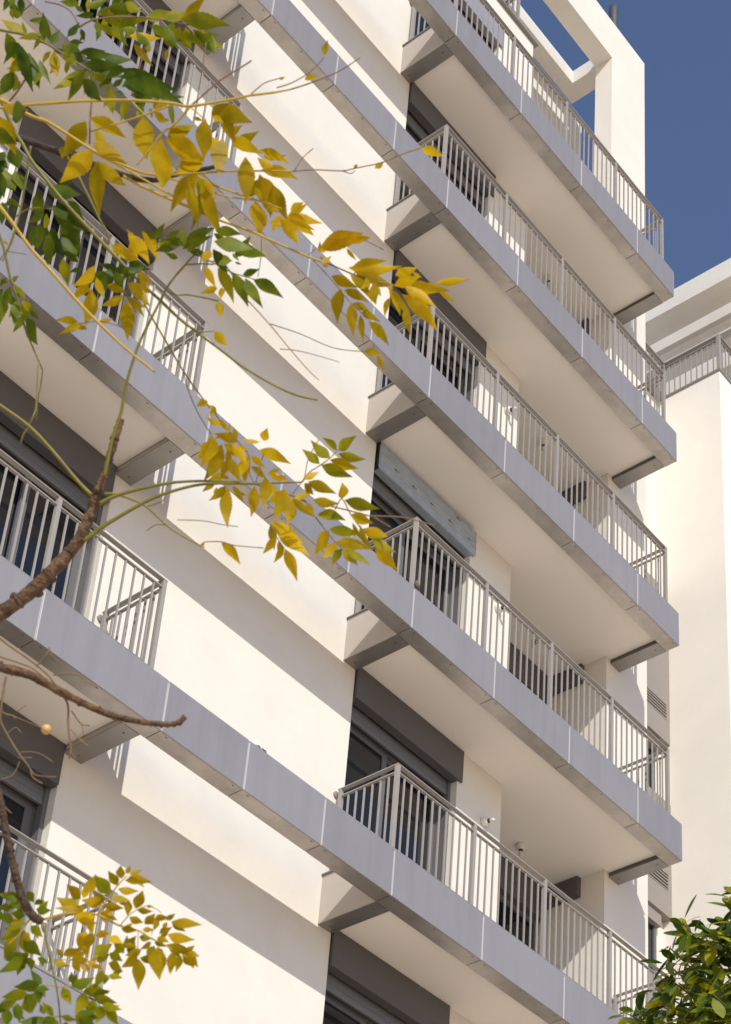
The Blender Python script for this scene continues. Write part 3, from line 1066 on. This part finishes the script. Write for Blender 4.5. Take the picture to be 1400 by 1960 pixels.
spray(b2, """667 512 765 509 .26 y;670 516 738 500 .3 y;700 527 752 546 .4 o;703 531 706 555 .45 o;715 542 720 581 .48 o;745 553 765 602 .38 y;762 565 785 608 .26 y;770 563 834 632 .3 y
775 548 832 586 .36 y;755 547 802 530 .5 y;757 527 798 512 .5 y;780 542 842 556 .36 y;800 545 860 556 .3 y;835 542 897 535 .28 y;760 515 782 528 .5 y;790 520 808 531 .3 y;752 545 745 556 .8 y""", D2a - .02, .03, 35)
spray(b2, """653 552 647 616 .42 o;634 528 683 549 .42 o;658 555 704 578 .34 o;672 580 676 640 .40 o;675 580 708 597 .42 o;690 602 696 652 .28 o;690 598 727 616 .36 o;706 615 743 660 .36 o
807 282 848 298 .42 y;718 322 735 309 .55 o;678 322 684 314 .8 o""", D2a, .03, 36, .9, .0)

# long petioles crossing the upper left
D3 = 3.42
b3 = woody([(-60, 196), (0, 206), (50, 201), (150, 194), (250, 192), (330, 198), (365, 203), (450, 189), (478, 183), (525, 177), (557, 171)],
           [6, 6, 6, 5.5, 5.5, 5.5, 5.5, 5, 4.5, 4, 3.4], D3, D3, M['petiole'])
stems(b3, [([(557, 171), (600, 157), (650, 136), (690, 110)], 3, 2), ([(478, 183), (505, 160), (528, 152), (540, 148)], 2.4, 1.8), ([(530, 168), (560, 158), (595, 137), (621, 110)], 2.6, 1.8),
           ([(365, 203), (380, 190), (420, 155), (460, 130), (482, 116)], 4, 3)], D3, M['twig'], 'twig')
stems(b3, [([(365, 203), (335, 237), (308, 258), (282, 293), (262, 316)], 5, 3), ([(365, 205), (385, 222), (395, 230)], 2.5, 2), ([(250, 192), (275, 218), (282, 222)], 4, 2.5),
           ([(335, 198), (300, 212), (230, 235), (173, 252)], 4, 3)], D3 + .02, M['petiole'], 'leaf_stalk')
spray(b3, """621 107 628 78 .5 o;583 152 608 149 .5 y;535 152 546 147 .5 y""", D3, .01, 41)
b4 = woody([(-70, 300), (-30, 350), (0, 395), (20, 421), (60, 476), (100, 521), (150, 578), (190, 619), (240, 666), (297, 712)],
           [8, 8, 7.5, 7, 7, 6.5, 6, 6, 5, 4], D3 - .05, D3 - .05, M['petiole'])
D5 = 3.62
b5 = woody([(-60, 150), (33, 260), (60, 306), (110, 371), (150, 416), (196, 464), (246, 516), (280, 550), (307, 575), (343, 609), (379, 637), (430, 675), (470, 705), (530, 740), (570, 757), (608, 766)],
           [8, 7, 7, 7, 7, 7, 7, 6, 6, 5.5, 5, 5, 4.5, 4, 4, 3], D5, D5 - .1, M['green_petiole'])
stems(b5, [([(148, 332), (178, 393), (191, 420), (209, 452), (205, 466)], 5.5, 4), ([(246, 530), (261, 548), (284, 595), (316, 650), (345, 700), (375, 745), (407, 786), (450, 838), (475, 866)], 4.5, 2.6),
           ([(350, 706), (357, 735), (372, 775), (389, 807), (428, 868)], 2.4, 2), ([(379, 636), (411, 634)], 2.2, 1.8),
           ([(59, 280), (54, 316), (46, 370), (39, 405), (27, 450), (18, 474), (5, 500)], 5, 2.5), ([(30, 415), (50, 402), (75, 398), (103, 400)], 3, 3)], D5, M['green_petiole'], 'leaf_stalk')
stems(b5, [([(471, 571), (514, 618), (557, 670), (593, 711), (611, 727)], 2.4, 1.6), ([(518, 620), (575, 639), (639, 666), (698, 673)], 2.2, 1.6), ([(536, 668), (579, 673), (650, 693)], 2, 1.4),
           ([(376, 484), (400, 500), (430, 505), (471, 571)], 3, 2.4), ([(400, 498), (445, 522), (490, 536), (530, 560)], 2.4, 1.6),
           ([(150, 620), (195, 615), (238, 628)], 2.2, 1.8), ([(13, 481), (52, 487)], 1.8, 1.5)], D5 - .1, M['twig'], 'twig')
spray(b5, """697 673 730 677 .5 o;722 680 736 710 .35 o;411 634 435 662 .6 y;420 577 422 606 .6 y""", D5 - .1, .02, 51)
spray(b5, """352 460 303 462 .36 g;300 457 279 438 .5 g;298 457 315 428 .45 g;352 465 407 440 .36 g;370 446 410 436 .36 d;350 476 405 452 .34 g;332 476 298 482 .45 d
412 442 462 449 .42 g;410 462 483 476 .42 g;445 477 507 491 .38 g;415 480 433 501 .36 y;445 485 458 499 .4 g;422 487 444 500 .4 g;405 480 387 501 .65 y
355 470 350 434 .4 g;320 455 345 440 .45 g""", D5 - .15, .04, 52, .86, .85)
spray(b5, """417 512 446 577 .36 l;445 522 474 585 .36 g;470 532 502 587 .36 g;485 535 540 569 .4 g;465 526 496 515 .45 g;418 506 444 499 .45 g;392 508 413 549 .36 y;417 551 386 561 .42 y;424 550 423 571 .7 y""", D5 - .18, .03, 53, .9, .0)
spray(b5, """245 447 284 503 .36 y;272 442 301 497 .30 y;285 450 300 465 .5 y;258 452 243 438 .3 y;215 470 249 500 .42 y;236 486 212 467 .5 y
200 520 276 510 .34 d;245 502 287 516 .42 d;225 516 190 505 .4 d;250 516 219 536 .5 g;182 508 140 546 .42 y;120 494 131 546 .46 l;172 541 139 571 .46 y;175 553 163 621 .42 o
215 515 188 572 .36 d;220 520 236 551 .6 g;205 546 242 561 .5 o;237 566 196 584 .4 y;240 575 244 647 .42 o;243 566 275 605 .34 o;245 540 285 585 .38 o;262 521 292 546 .42 y
150 616 108 613 .4 o;156 619 114 639 .3 o;190 616 216 610 .4 o;205 520 170 545 .4 g;185 530 200 570 .4 o""", D5 - .06, .05, 54)
spray(b5, """115 432 150 492 .62 d;128 410 166 442 .42 d;105 436 90 502 .45 d;125 440 146 490 .5 d;75 427 72 476 .55 g;60 432 70 472 .5 g;95 447 92 507 .42 g;150 502 117 481 .45 d
75 366 75 422 .5 g;92 356 152 371 .45 d;100 392 142 427 .42 d;85 402 54 426 .4 g;102 407 166 441 .4 d;130 385 160 420 .4 d""", D5 + .02, .05, 55, .86, .85)
spray(b5, """20 282 36 322 .85 d;-4 300 16 322 .6 d;5 322 28 362 .6 g;30 327 46 367 .5 g;0 327 8 377 .6 d;15 380 39 396 .4 g;5 386 4 428 .5 d;28 382 5 392 .4 g;-10 345 3 380 .5 g;10 290 -8 310 .6 d""", D5, .05, 56)
# hanging green leaf on the far left edge
b6 = woody([(-50, 330), (-20, 400), (0, 452), (9, 481), (21, 536), (34, 573), (46, 620), (57, 650), (82, 709)],
           [6, 5.5, 5, 5, 4.5, 4.2, 4, 3.5, 2.6], 3.75, 3.75, M['green_petiole'])
stems(b6, [([(82, 709), (78, 740), (72, 770), (70, 803)], 2, 4), ([(28, 440), (18, 470), (0, 498)], 2.5, 2)], 3.75, M['twig'], 'twig')
spray(b6, """12 532 0 548 .5 g;25 540 36 529 .6 l;20 548 10 590 .42 g;30 546 49 573 .4 l;3 560 0 618 .45 g;32 575 27 620 .42 g;42 575 64 607 .46 l;58 595 74 612 .45 g;45 602 26 635 .4 g;52 609 71 658 .42 g;44 580 52 622 .42 g;5 461 16 469 .5 y;-5 540 -8 580 .5 g""", 3.75, .03, 61)

# topmost green foliage
D7 = 3.95
b7 = woody([(-60, 40), (0, 57), (45, 66), (86, 82), (116, 100), (152, 123), (175, 139)], [6, 5.5, 5, 4.5, 4, 3.5, 3], D7, D7, M['green_petiole'])
stems(b7, [([(170, 146), (176, 184), (173, 227), (172, 275)], 4, 3.5), ([(86, 3), (114, 9), (137, 23), (152, 50)], 3, 3), ([(152, 52), (182, 37), (240, 32), (300, 36), (362, 48)], 4, 2.5),
           ([(277, 84), (271, 116), (259, 152), (252, 184)], 3, 2.4), ([(395, 80), (388, 130), (381, 172)], 2.4, 2), ([(120, 90), (135, 62), (152, 52)], 3, 3), ([(175, 139), (215, 128), (240, 130)], 3, 2.5),
           ([(50, 150), (30, 180), (8, 205)], 4, 4)], D7, M['twig'], 'twig')
spray(b7, """12 -4 6 20 .55 g;40 -6 42 29 .5 d;30 0 14 8 .6 g;46 62 6 39 .46 l;12 62 34 113 .42 g;36 82 62 172 .34 d;55 100 75 167 .36 d;76 114 97 159 .26 g;42 110 17 141 .5 l;28 138 -2 182 .5 g
86 76 83 26 .5 g;76 66 37 74 .36 l;100 86 115 58 .5 d;104 98 110 144 .45 o;97 98 82 121 .4 l;30 140 26 175 .4 l;15 150 12 175 .5 g;45 90 30 110 .6 o""", D7, .05, 71, .86, .85)
spray(b7, """130 70 152 44 .45 d;155 55 162 78 .5 d;185 38 193 69 .48 g;180 26 147 30 .42 d;152 8 117 3 .5 g;120 86 152 97 .6 g;152 100 200 97 .36 d;165 112 212 104 .4 d;195 108 252 114 .36 d
160 122 232 126 .36 d;167 132 105 169 .3 l;160 136 131 192 .36 g;175 141 207 154 .4 l;186 126 237 146 .42 d;140 100 160 122 .5 d;150 75 130 95 .6 g;120 100 145 125 .4 l;185 150 175 130 .5 d""", D7 - .04, .05, 72, .86, .85)
spray(b7, """205 16 270 19 .4 g;240 4 271 21 .6 l;200 40 282 37 .32 l;215 46 232 77 .5 l;232 52 264 56 .5 l;248 68 306 73 .34 y;280 36 332 24 .45 l;300 46 298 72 .6 g;312 36 367 28 .4 l
345 36 437 49 .34 l;332 42 320 82 .5 g;345 51 330 87 .5 l;355 52 366 92 .45 l;370 56 413 101 .34 g;382 60 428 95 .34 l;406 66 413 105 .3 g;345 60 392 86 .34 l;320 52 341 92 .4 g;282 86 261 60 .5 g;315 76 332 93 .5 l
185 30 215 10 .4 g;195 25 230 40 .5 l;170 15 205 0 .4 g;215 5 240 -5 .5 g;320 40 345 30 .5 g;365 40 390 30 .5 g;375 45 400 58 .5 l""", D7 + .05, .06, 73, .86, .85)
spray(b7, """230 132 337 171 .28 d;236 130 204 152 .45 d;256 150 234 166 .5 d;240 158 347 199 .26 d;258 168 302 181 .4 d;250 182 292 190 .4 g;215 150 194 162 .5 d;217 166 236 150 .5 d;300 166 345 197 .3 d
213 168 217 217 .5 l;242 188 232 230 .46 l;265 196 276 222 .5 g;302 184 293 207 .6 o;326 190 333 246 .24 g;262 140 230 148 .5 d;280 185 270 215 .4 g;262 160 290 150 .45 d""", D7 - .1, .05, 74, .86, .85)

# the bare lower branch with dry fruit stalks and one berry
D8 = 3.3
b8 = woody([(-60, 1258), (0, 1277), (60, 1293), (120, 1326), (200, 1364), (260, 1380), (310, 1386), (340, 1384), (355, 1371)],
           [21, 20, 18, 16, 13, 11.5, 11, 11, 11], D8, D8 - .02, M['bark'], knobs=18, lab='bare brown branch with scars ending in a bud')
stems(b8, [([(-60, 1180), (-5, 1218), (20, 1237), (60, 1265), (95, 1295), (115, 1325), (130, 1348), (131, 1390), (136, 1430), (133, 1452)], 5, 4),
           ([(-30, 1250), (0, 1257), (40, 1270), (67, 1282), (92, 1305)], 4, 3), ([(70, 1276), (95, 1245), (97, 1252), (116, 1269)], 3, 2.4),
           ([(102, 1292), (145, 1290), (160, 1300), (185, 1315)], 3, 2.2), ([(137, 1360), (155, 1385), (172, 1389)], 2.6, 2), ([(157, 1386), (161, 1409)], 2.2, 2),
           ([(135, 1395), (155, 1417), (170, 1428)], 2.6, 3), ([(136, 1440), (146, 1453)], 2.6, 2.4), ([(96, 1248), (94, 1238)], 3, 3)], D8, M['twig'], 'twig')
stems(b8, [([(12, 1293), (6, 1330), (1, 1368), (2, 1382), (14, 1405), (35, 1440), (57, 1470), (63, 1488), (82, 1500)], 5, 2.6),
           ([(57, 1470), (70, 1484), (108, 1487)], 2.6, 2.2), ([(-10, 1352), (10, 1366), (26, 1370), (29, 1376)], 3.4, 3), ([(31, 1364), (50, 1349)], 2.4, 1.8),
           ([(34, 1450), (62, 1450)], 2.2, 1.8), ([(0, 1493), (25, 1483), (38, 1458)], 2.6, 1.8), ([(-5, 1500), (8, 1540), (23, 1557)], 3, 2), ([(25, 1370), (60, 1385), (80, 1393)], 2, 2),
           ([(14, 1405), (30, 1392), (42, 1403)], 2, 1.6), ([(35, 1440), (70, 1440), (102, 1458)], 1.8, 2)], D8 - .02, M['twig'], 'twig')
s = Shape()
bp = unproject(89, 1396, D8 - .02)
bmesh.ops.create_uvsphere(s.bm, u_segments=20, v_segments=14, radius=px_r(20, D8), matrix=Matrix.Translation(bp))
for f in s.bm.faces: f.smooth = True
s.build('berry', M['berry'], b8)

# the low branch hanging into the bottom left corner
D9 = 3.15
b9 = woody([(-45, 1380), (-18, 1460), (2, 1540), (15, 1610), (30, 1675), (48, 1729), (66, 1756), (82, 1763)],
           [16, 15, 15, 15, 15, 16, 18, 15], D9, D9, M['brown_bark'], knobs=14)
stems(b9, [([(82, 1764), (95, 1830), (108, 1887), (115, 1942), (118, 2000)], 4, 3)], D9, M['green_petiole'], 'leaf_stalk')
stems(b9, [([(84, 1760), (115, 1751), (150, 1747), (187, 1751), (208, 1761), (230, 1772), (265, 1781), (290, 1796), (315, 1808), (331, 1819)], 5.5, 2.5),
           ([(187, 1751), (200, 1731), (211, 1714), (228, 1692), (244, 1676)], 4.5, 2.5), ([(230, 1772), (247, 1752), (260, 1743), (280, 1734), (300, 1740), (309, 1748)], 2.6, 1.8),
           ([(60, 1757), (45, 1775), (36, 1790), (15, 1808)], 4, 3), ([(108, 1887), (88, 1885), (70, 1890)], 3, 2), ([(110, 1890), (135, 1888), (160, 1898), (200, 1925)], 3, 2),
           ([(116, 1945), (145, 1950)], 3, 2), ([(116, 1945), (88, 1947)], 3, 2), ([(265, 1781), (264, 1830)], 2, 1.6), ([(290, 1790), (300, 1765), (325, 1760)], 2, 1.6), ([(104, 1838), (136, 1838), (198, 1855)], 2.2, 2)], D9, M['petiole'], 'leaf_stalk')
spray(b9, """232 1682 232 1657 .62 o;243 1673 249 1658 .6 o;248 1674 271 1665 .42 o;246 1678 290 1688 .34 o;240 1685 274 1690 .3 o;225 1695 208 1668 .52 o;226 1701 265 1705 .36 o;211 1712 183 1677 .56 l;213 1718 249 1724 .38 o
200 1733 235 1738 .4 o;199 1730 178 1709 .55 o;246 1723 244 1752 .5 o;260 1740 273 1706 .5 o;263 1742 292 1744 .4 o;248 1755 274 1765 .46 o;277 1769 297 1749 .5 o;280 1734 294 1736 .4 o;232 1777 263 1781 .42 o;211 1753 225 1761 .45 o;190 1751 213 1759 .6 y
155 1720 129 1694 .5 o;161 1709 183 1675 .5 o;198 1726 158 1722 .52 o;150 1733 110 1718 .5 o;152 1740 107 1738 .26 o;143 1752 182 1757 .42 y;148 1762 187 1768 .36 y;165 1764 178 1785 .6 y""", D9, .04, 91, 1.04)
spray(b9, """273 1780 294 1780 .5 y;296 1759 322 1756 .42 o;317 1761 335 1749 .45 o;328 1764 385 1770 .3 o;329 1764 355 1782 .42 o;321 1788 371 1798 .36 o;301 1794 323 1803 .42 o;318 1808 373 1822 .3 o;267 1793 289 1797 .62 l
290 1803 270 1816 .42 o;296 1803 317 1812 .5 l;304 1812 306 1873 .52 o;296 1810 285 1842 .5 l;331 1821 326 1863 .42 o;345 1827 337 1859 .4 o;348 1827 381 1831 .4 o;351 1832 371 1850 .46 o;361 1830 379 1851 .5 o
302 1760 296 1780 .5 o;318 1775 305 1788 .45 o;310 1790 330 1775 .4 o;320 1765 312 1780 .5 o""", D9 - .02, .04, 92, 1.04)
spray(b9, """238 1814 260 1792 .52 l;262 1821 234 1850 .46 o;265 1835 265 1892 .42 o;268 1833 300 1848 .42 l;240 1808 262 1812 .4 y;238 1825 217 1799 .5 l;183 1791 212 1786 .45 y;207 1794 234 1806 .6 y;210 1824 234 1839 .6 l
180 1827 214 1807 .6 l;185 1842 210 1827 .5 l;208 1843 234 1860 .5 l;208 1866 234 1872 .42 l;202 1864 200 1884 .65 l;197 1856 181 1889 .42 l;150 1785 168 1832 .46 o;178 1785 168 1818 .5 o;163 1782 160 1800 .6 y
120 1829 157 1815 .42 o;119 1829 109 1816 .7 o;104 1838 133 1849 .42 o;136 1838 168 1837 .46 y;139 1838 153 1860 .5 o;155 1842 171 1862 .5 o;166 1838 200 1855 .26 y""", D9, .04, 93, 1.04)
spray(b9, """135 1881 137 1861 .5 g;138 1888 179 1872 .46 g;120 1890 136 1922 .5 l;163 1899 144 1940 .5 l;159 1897 207 1901 .4 l;179 1908 223 1919 .4 l;195 1922 232 1932 .42 l;180 1914 168 1945 .65 l;198 1927 184 1957 .56 l;200 1933 226 1962 .5 l
143 1946 182 1940 .42 g;145 1948 163 1966 .5 l;118 1945 146 1953 .4 l;150 1950 185 1975 .5 g;128 1955 120 1985 .5 g""", D9 - .03, .04, 94, 1.04, .85)
spray(b9, """76 1885 29 1889 .46 g;55 1903 6 1909 .36 l;70 1890 94 1894 .55 g;68 1892 75 1920 .6 g;58 1903 61 1938 .6 g;34 1913 -4 1927 .6 g;34 1920 38 1955 .6 g;18 1932 13 1964 .6 g;87 1941 77 1923 .55 g
88 1948 37 1955 .36 g;107 1949 74 1959 .46 g;20 1925 -10 1940 .5 g;95 1952 100 1980 .5 g;60 1955 40 1980 .5 g;70 1948 60 1965 .5 d""", D9, .05, 95, 1.04, .85)
spray(b9, """38 1715 -3 1711 .36 g;36 1722 12 1717 .6 g;52 1706 65 1727 .7 g;66 1731 85 1724 .5 g;69 1740 97 1742 .56 g;43 1729 13 1733 .5 g;21 1740 -3 1738 .6 g;27 1761 -3 1753 .6 g;48 1753 23 1748 .8 g;46 1765 8 1778 .36 l
41 1778 1 1798 .36 l;32 1792 10 1835 .42 l;43 1788 59 1801 .8 o;45 1799 79 1829 .5 g;59 1772 81 1793 .55 l;46 1829 -2 1860 .36 g;42 1833 34 1865 .56 g;55 1832 60 1857 .7 g;72 1833 94 1843 .42 g;10 1838 54 1826 .42 g;5 1745 -12 1765 .6 g""", D9 + .02, .05, 96, 1.04, .85)

# the rest of the crown, on the side of the tree that grows out of the frame
for q in range(16):
    z = rt.uniform(2.6, 6.0)
    r0 = trunk_at(z)
    ang = math.radians(rt.uniform(95, 275))
    dirv = (Vector((math.cos(ang), math.sin(ang), 0)) + Vector((0, 0, rt.uniform(0.1, 0.6)))).normalized()
    Lb = rt.uniform(0.7, 1.5)
    pts = [r0 + dirv * (Lb * t) + Vector((0, 0, -0.25 * t * t * Lb)) for t in (0, .25, .5, .75, 1)]
    s = Shape()
    P, R = smooth_path(pts, [0.03, 0.024, 0.018, 0.012, 0.006], 5)
    s.tube(P, R, 8)
    b = s.build('branch', M['bark'], tree)
    s = Shape()
    s.keep_normals = True
    for i in range(46):
        t = rt.uniform(0.3, 1.05)
        c = r0 + dirv * (Lb * t) + Vector((0, 0, -0.25 * t * t * Lb)) + Vector([rt.gauss(0, .10) for _ in range(3)])
        dv = Vector((rt.uniform(-1, 1), rt.uniform(-1, 1), rt.uniform(-1.2, 0.1))).normalized()
        leaf(s.bm, c, c + dv * rt.uniform(.04, .07), .42, rt.choice((0, 1, 2, 3, 3, 4)), rt)
    s.build('leaf_spray', LM, b)

# ------------------------------------------------------------------ glossy-leaved tree at the lower right
FM = [leaf_mat('glossy_dark_leaf', ((0.040, 0.080, 0.010), (0.090, 0.145, 0.018)), 0.2, 0.26, 14),
      leaf_mat('glossy_green_leaf', ((0.11, 0.165, 0.012), (0.22, 0.26, 0.02)), 0.27, 0.3, 14),
      leaf_mat('pale_leaf_underside', ((0.20, 0.25, 0.05), (0.32, 0.35, 0.07)), 0.3, 0.5, 14),
      leaf_mat('young_yellow_leaf', ((0.32, 0.31, 0.010), (0.56, 0.48, 0.02)), 0.35, 0.35, 14)]
FPROF = [(0, 0.0), (.04, .10), (.10, .28), (.20, .55), (.32, .80), (.45, .96), (.58, 1.0), (.70, .92), (.80, .74), (.89, .48), (.95, .25), (1.0, 0.0)]
FD = 7.9
M['fig_twig'] = mat('green_brown_twig', (0.10, 0.085, 0.035), 0.7, noise=0.3, nscale=30)
fc = unproject(1580, 2105, FD + 0.15)
frad = 385 * FD / F_PX
fbase = Vector((fc.x, fc.y, 0.0))
fic = thing('rubber_fig_tree', fbase, 'bushy dark green tree top with glossy oval leaves in the lower right corner', 'tree')
rf = random.Random(5)
s = Shape()
tpts = [fbase + Vector((0.04 * math.sin(i), 0.04 * math.cos(2 * i), (fc.z - 0.1) * i / 6)) for i in range(7)]
P, R = smooth_path(tpts, [0.13, 0.12, 0.11, 0.10, 0.09, 0.07, 0.05], 4)
s.tube(P, R, 12)
s.build('trunk', M['bark'], fic)
targets = []
for (u, v, dd) in ((1262, 1858, 0), (1240, 1905, 0), (1245, 1935, .1), (1292, 1778, 0), (1312, 1800, .05), (1345, 1800, .1), (1392, 1728, 0), (1395, 1752, .1), (1372, 1790, .1),
                   (1268, 1828, .1), (1328, 1818, -.1), (1362, 1815, -.15), (1395, 1800, -.1), (1300, 1850, -.15), (1345, 1870, -.2), (1390, 1860, -.2), (1285, 1895, -.15), (1330, 1920, -.2),
                   (1375, 1915, -.25), (1270, 1945, -.1), (1310, 1955, -.2), (1355, 1960, -.25), (1395, 1950, -.3), (1410, 1710, 0.05), (1258, 1880, .1)):
    targets.append(unproject(u + 14, v - 14, FD + dd))
for i in range(230):
    d = Vector([rf.gauss(0, 1) for _ in range(3)]).normalized()
    if d.z < -0.75: continue
    rr = frad * rf.uniform(0.70, 1.0)
    targets.append(fc + Vector((d.x * rr * 1.15, d.y * rr * 1.15, d.z * rr)))
inner = []
for i in range(120):
    d = Vector([rf.gauss(0, 1) for _ in range(3)]).normalized()
    inner.append(fc + d * frad * rf.uniform(0.2, 0.65))
limb = Shape()
hub = [fc + Vector((rf.uniform(-.2, .2), rf.uniform(-.2, .2), rf.uniform(-.25, .1))) * (frad / .8) for _ in range(9)]
for h in hub:
    P, R = smooth_path([tpts[-1], tpts[-1].lerp(h, .5) + Vector((0, 0, .04)), h], [0.035, 0.022, 0.012], 4)
    limb.tube(P, R, 7)
crown = Shape()
crown.keep_normals = True
for ti, tpt in enumerate(targets + inner):
    h = min(hub, key=lambda q: (q - tpt).length)
    m = h.lerp(tpt, .5) + Vector((0, 0, -0.05))
    P, R = smooth_path([h, m, tpt], [0.007, 0.0045, 0.0028], 3)
    limb.tube(P, R, 5)
    out = (tpt - fc).normalized()
    ax = (out + Vector((0, 0, 0.55))).normalized()
    nl = rf.randint(11, 17)
    young = rf.random() < 0.22
    for j in range(nl):
        a = j * 2.4 + rf.uniform(-.4, .4)
        o = ax.orthogonal().normalized()
        o.rotate(Matrix.Rotation(a, 3, ax))
        up = rf.uniform(-0.7, 0.9) if j < nl - 2 else rf.uniform(.8, 1.8)
        dv = (o + ax * up).normalized()
        Lf = rf.uniform(0.075, 0.13) * (0.8 if j >= nl - 2 else 1)
        b0 = tpt - ax * rf.uniform(0, 0.11) + dv * 0.015
        mi = 3 if (young and j >= nl - 4) else rf.choices((0, 1, 2, 3), (0.32, 0.42, 0.10, 0.16))[0]
        # leaves keep their own width: no widening towards the camera
        T = b0 + dv * Lf
        a_ = dv
        wv = a_.cross(ax)
        if wv.length < 1e-3: wv = a_.orthogonal()
        wv.normalize()
        wv.rotate(Matrix.Rotation(rf.uniform(-.6, .6), 3, a_))
        N = wv.cross(a_).normalized()
        hw = Lf * rf.uniform(.15, .20)
        curl = rf.uniform(-.02, .10) * Lf
        mids, le, re = [], [], []
        for (t, f) in FPROF:
            c = b0 + a_ * (Lf * t) - N * (curl * 4 * t * t * .5)
            mids.append(crown.bm.verts.new(c))
            if f > 0:
                le.append(crown.bm.verts.new(c + wv * hw * f + N * (0.18 * hw * f)))
                re.append(crown.bm.verts.new(c - wv * hw * f + N * (0.18 * hw * f)))
            else:
                le.append(mids[-1]); re.append(mids[-1])
        for i in range(len(FPROF) - 1):
            for (q, flip) in ((le, 0), (re, 1)):
                u = []
                for x in (mids[i], mids[i + 1], q[i + 1], q[i]):
                    if x not in u: u.append(x)
                if len(u) < 3: continue
                if flip: u.reverse()
                fc_ = crown.bm.faces.new(u)
                fc_.material_index = mi
                fc_.smooth = True
limb.build('branches', M['fig_twig'], fic)
crown.build('crown', FM, fic)
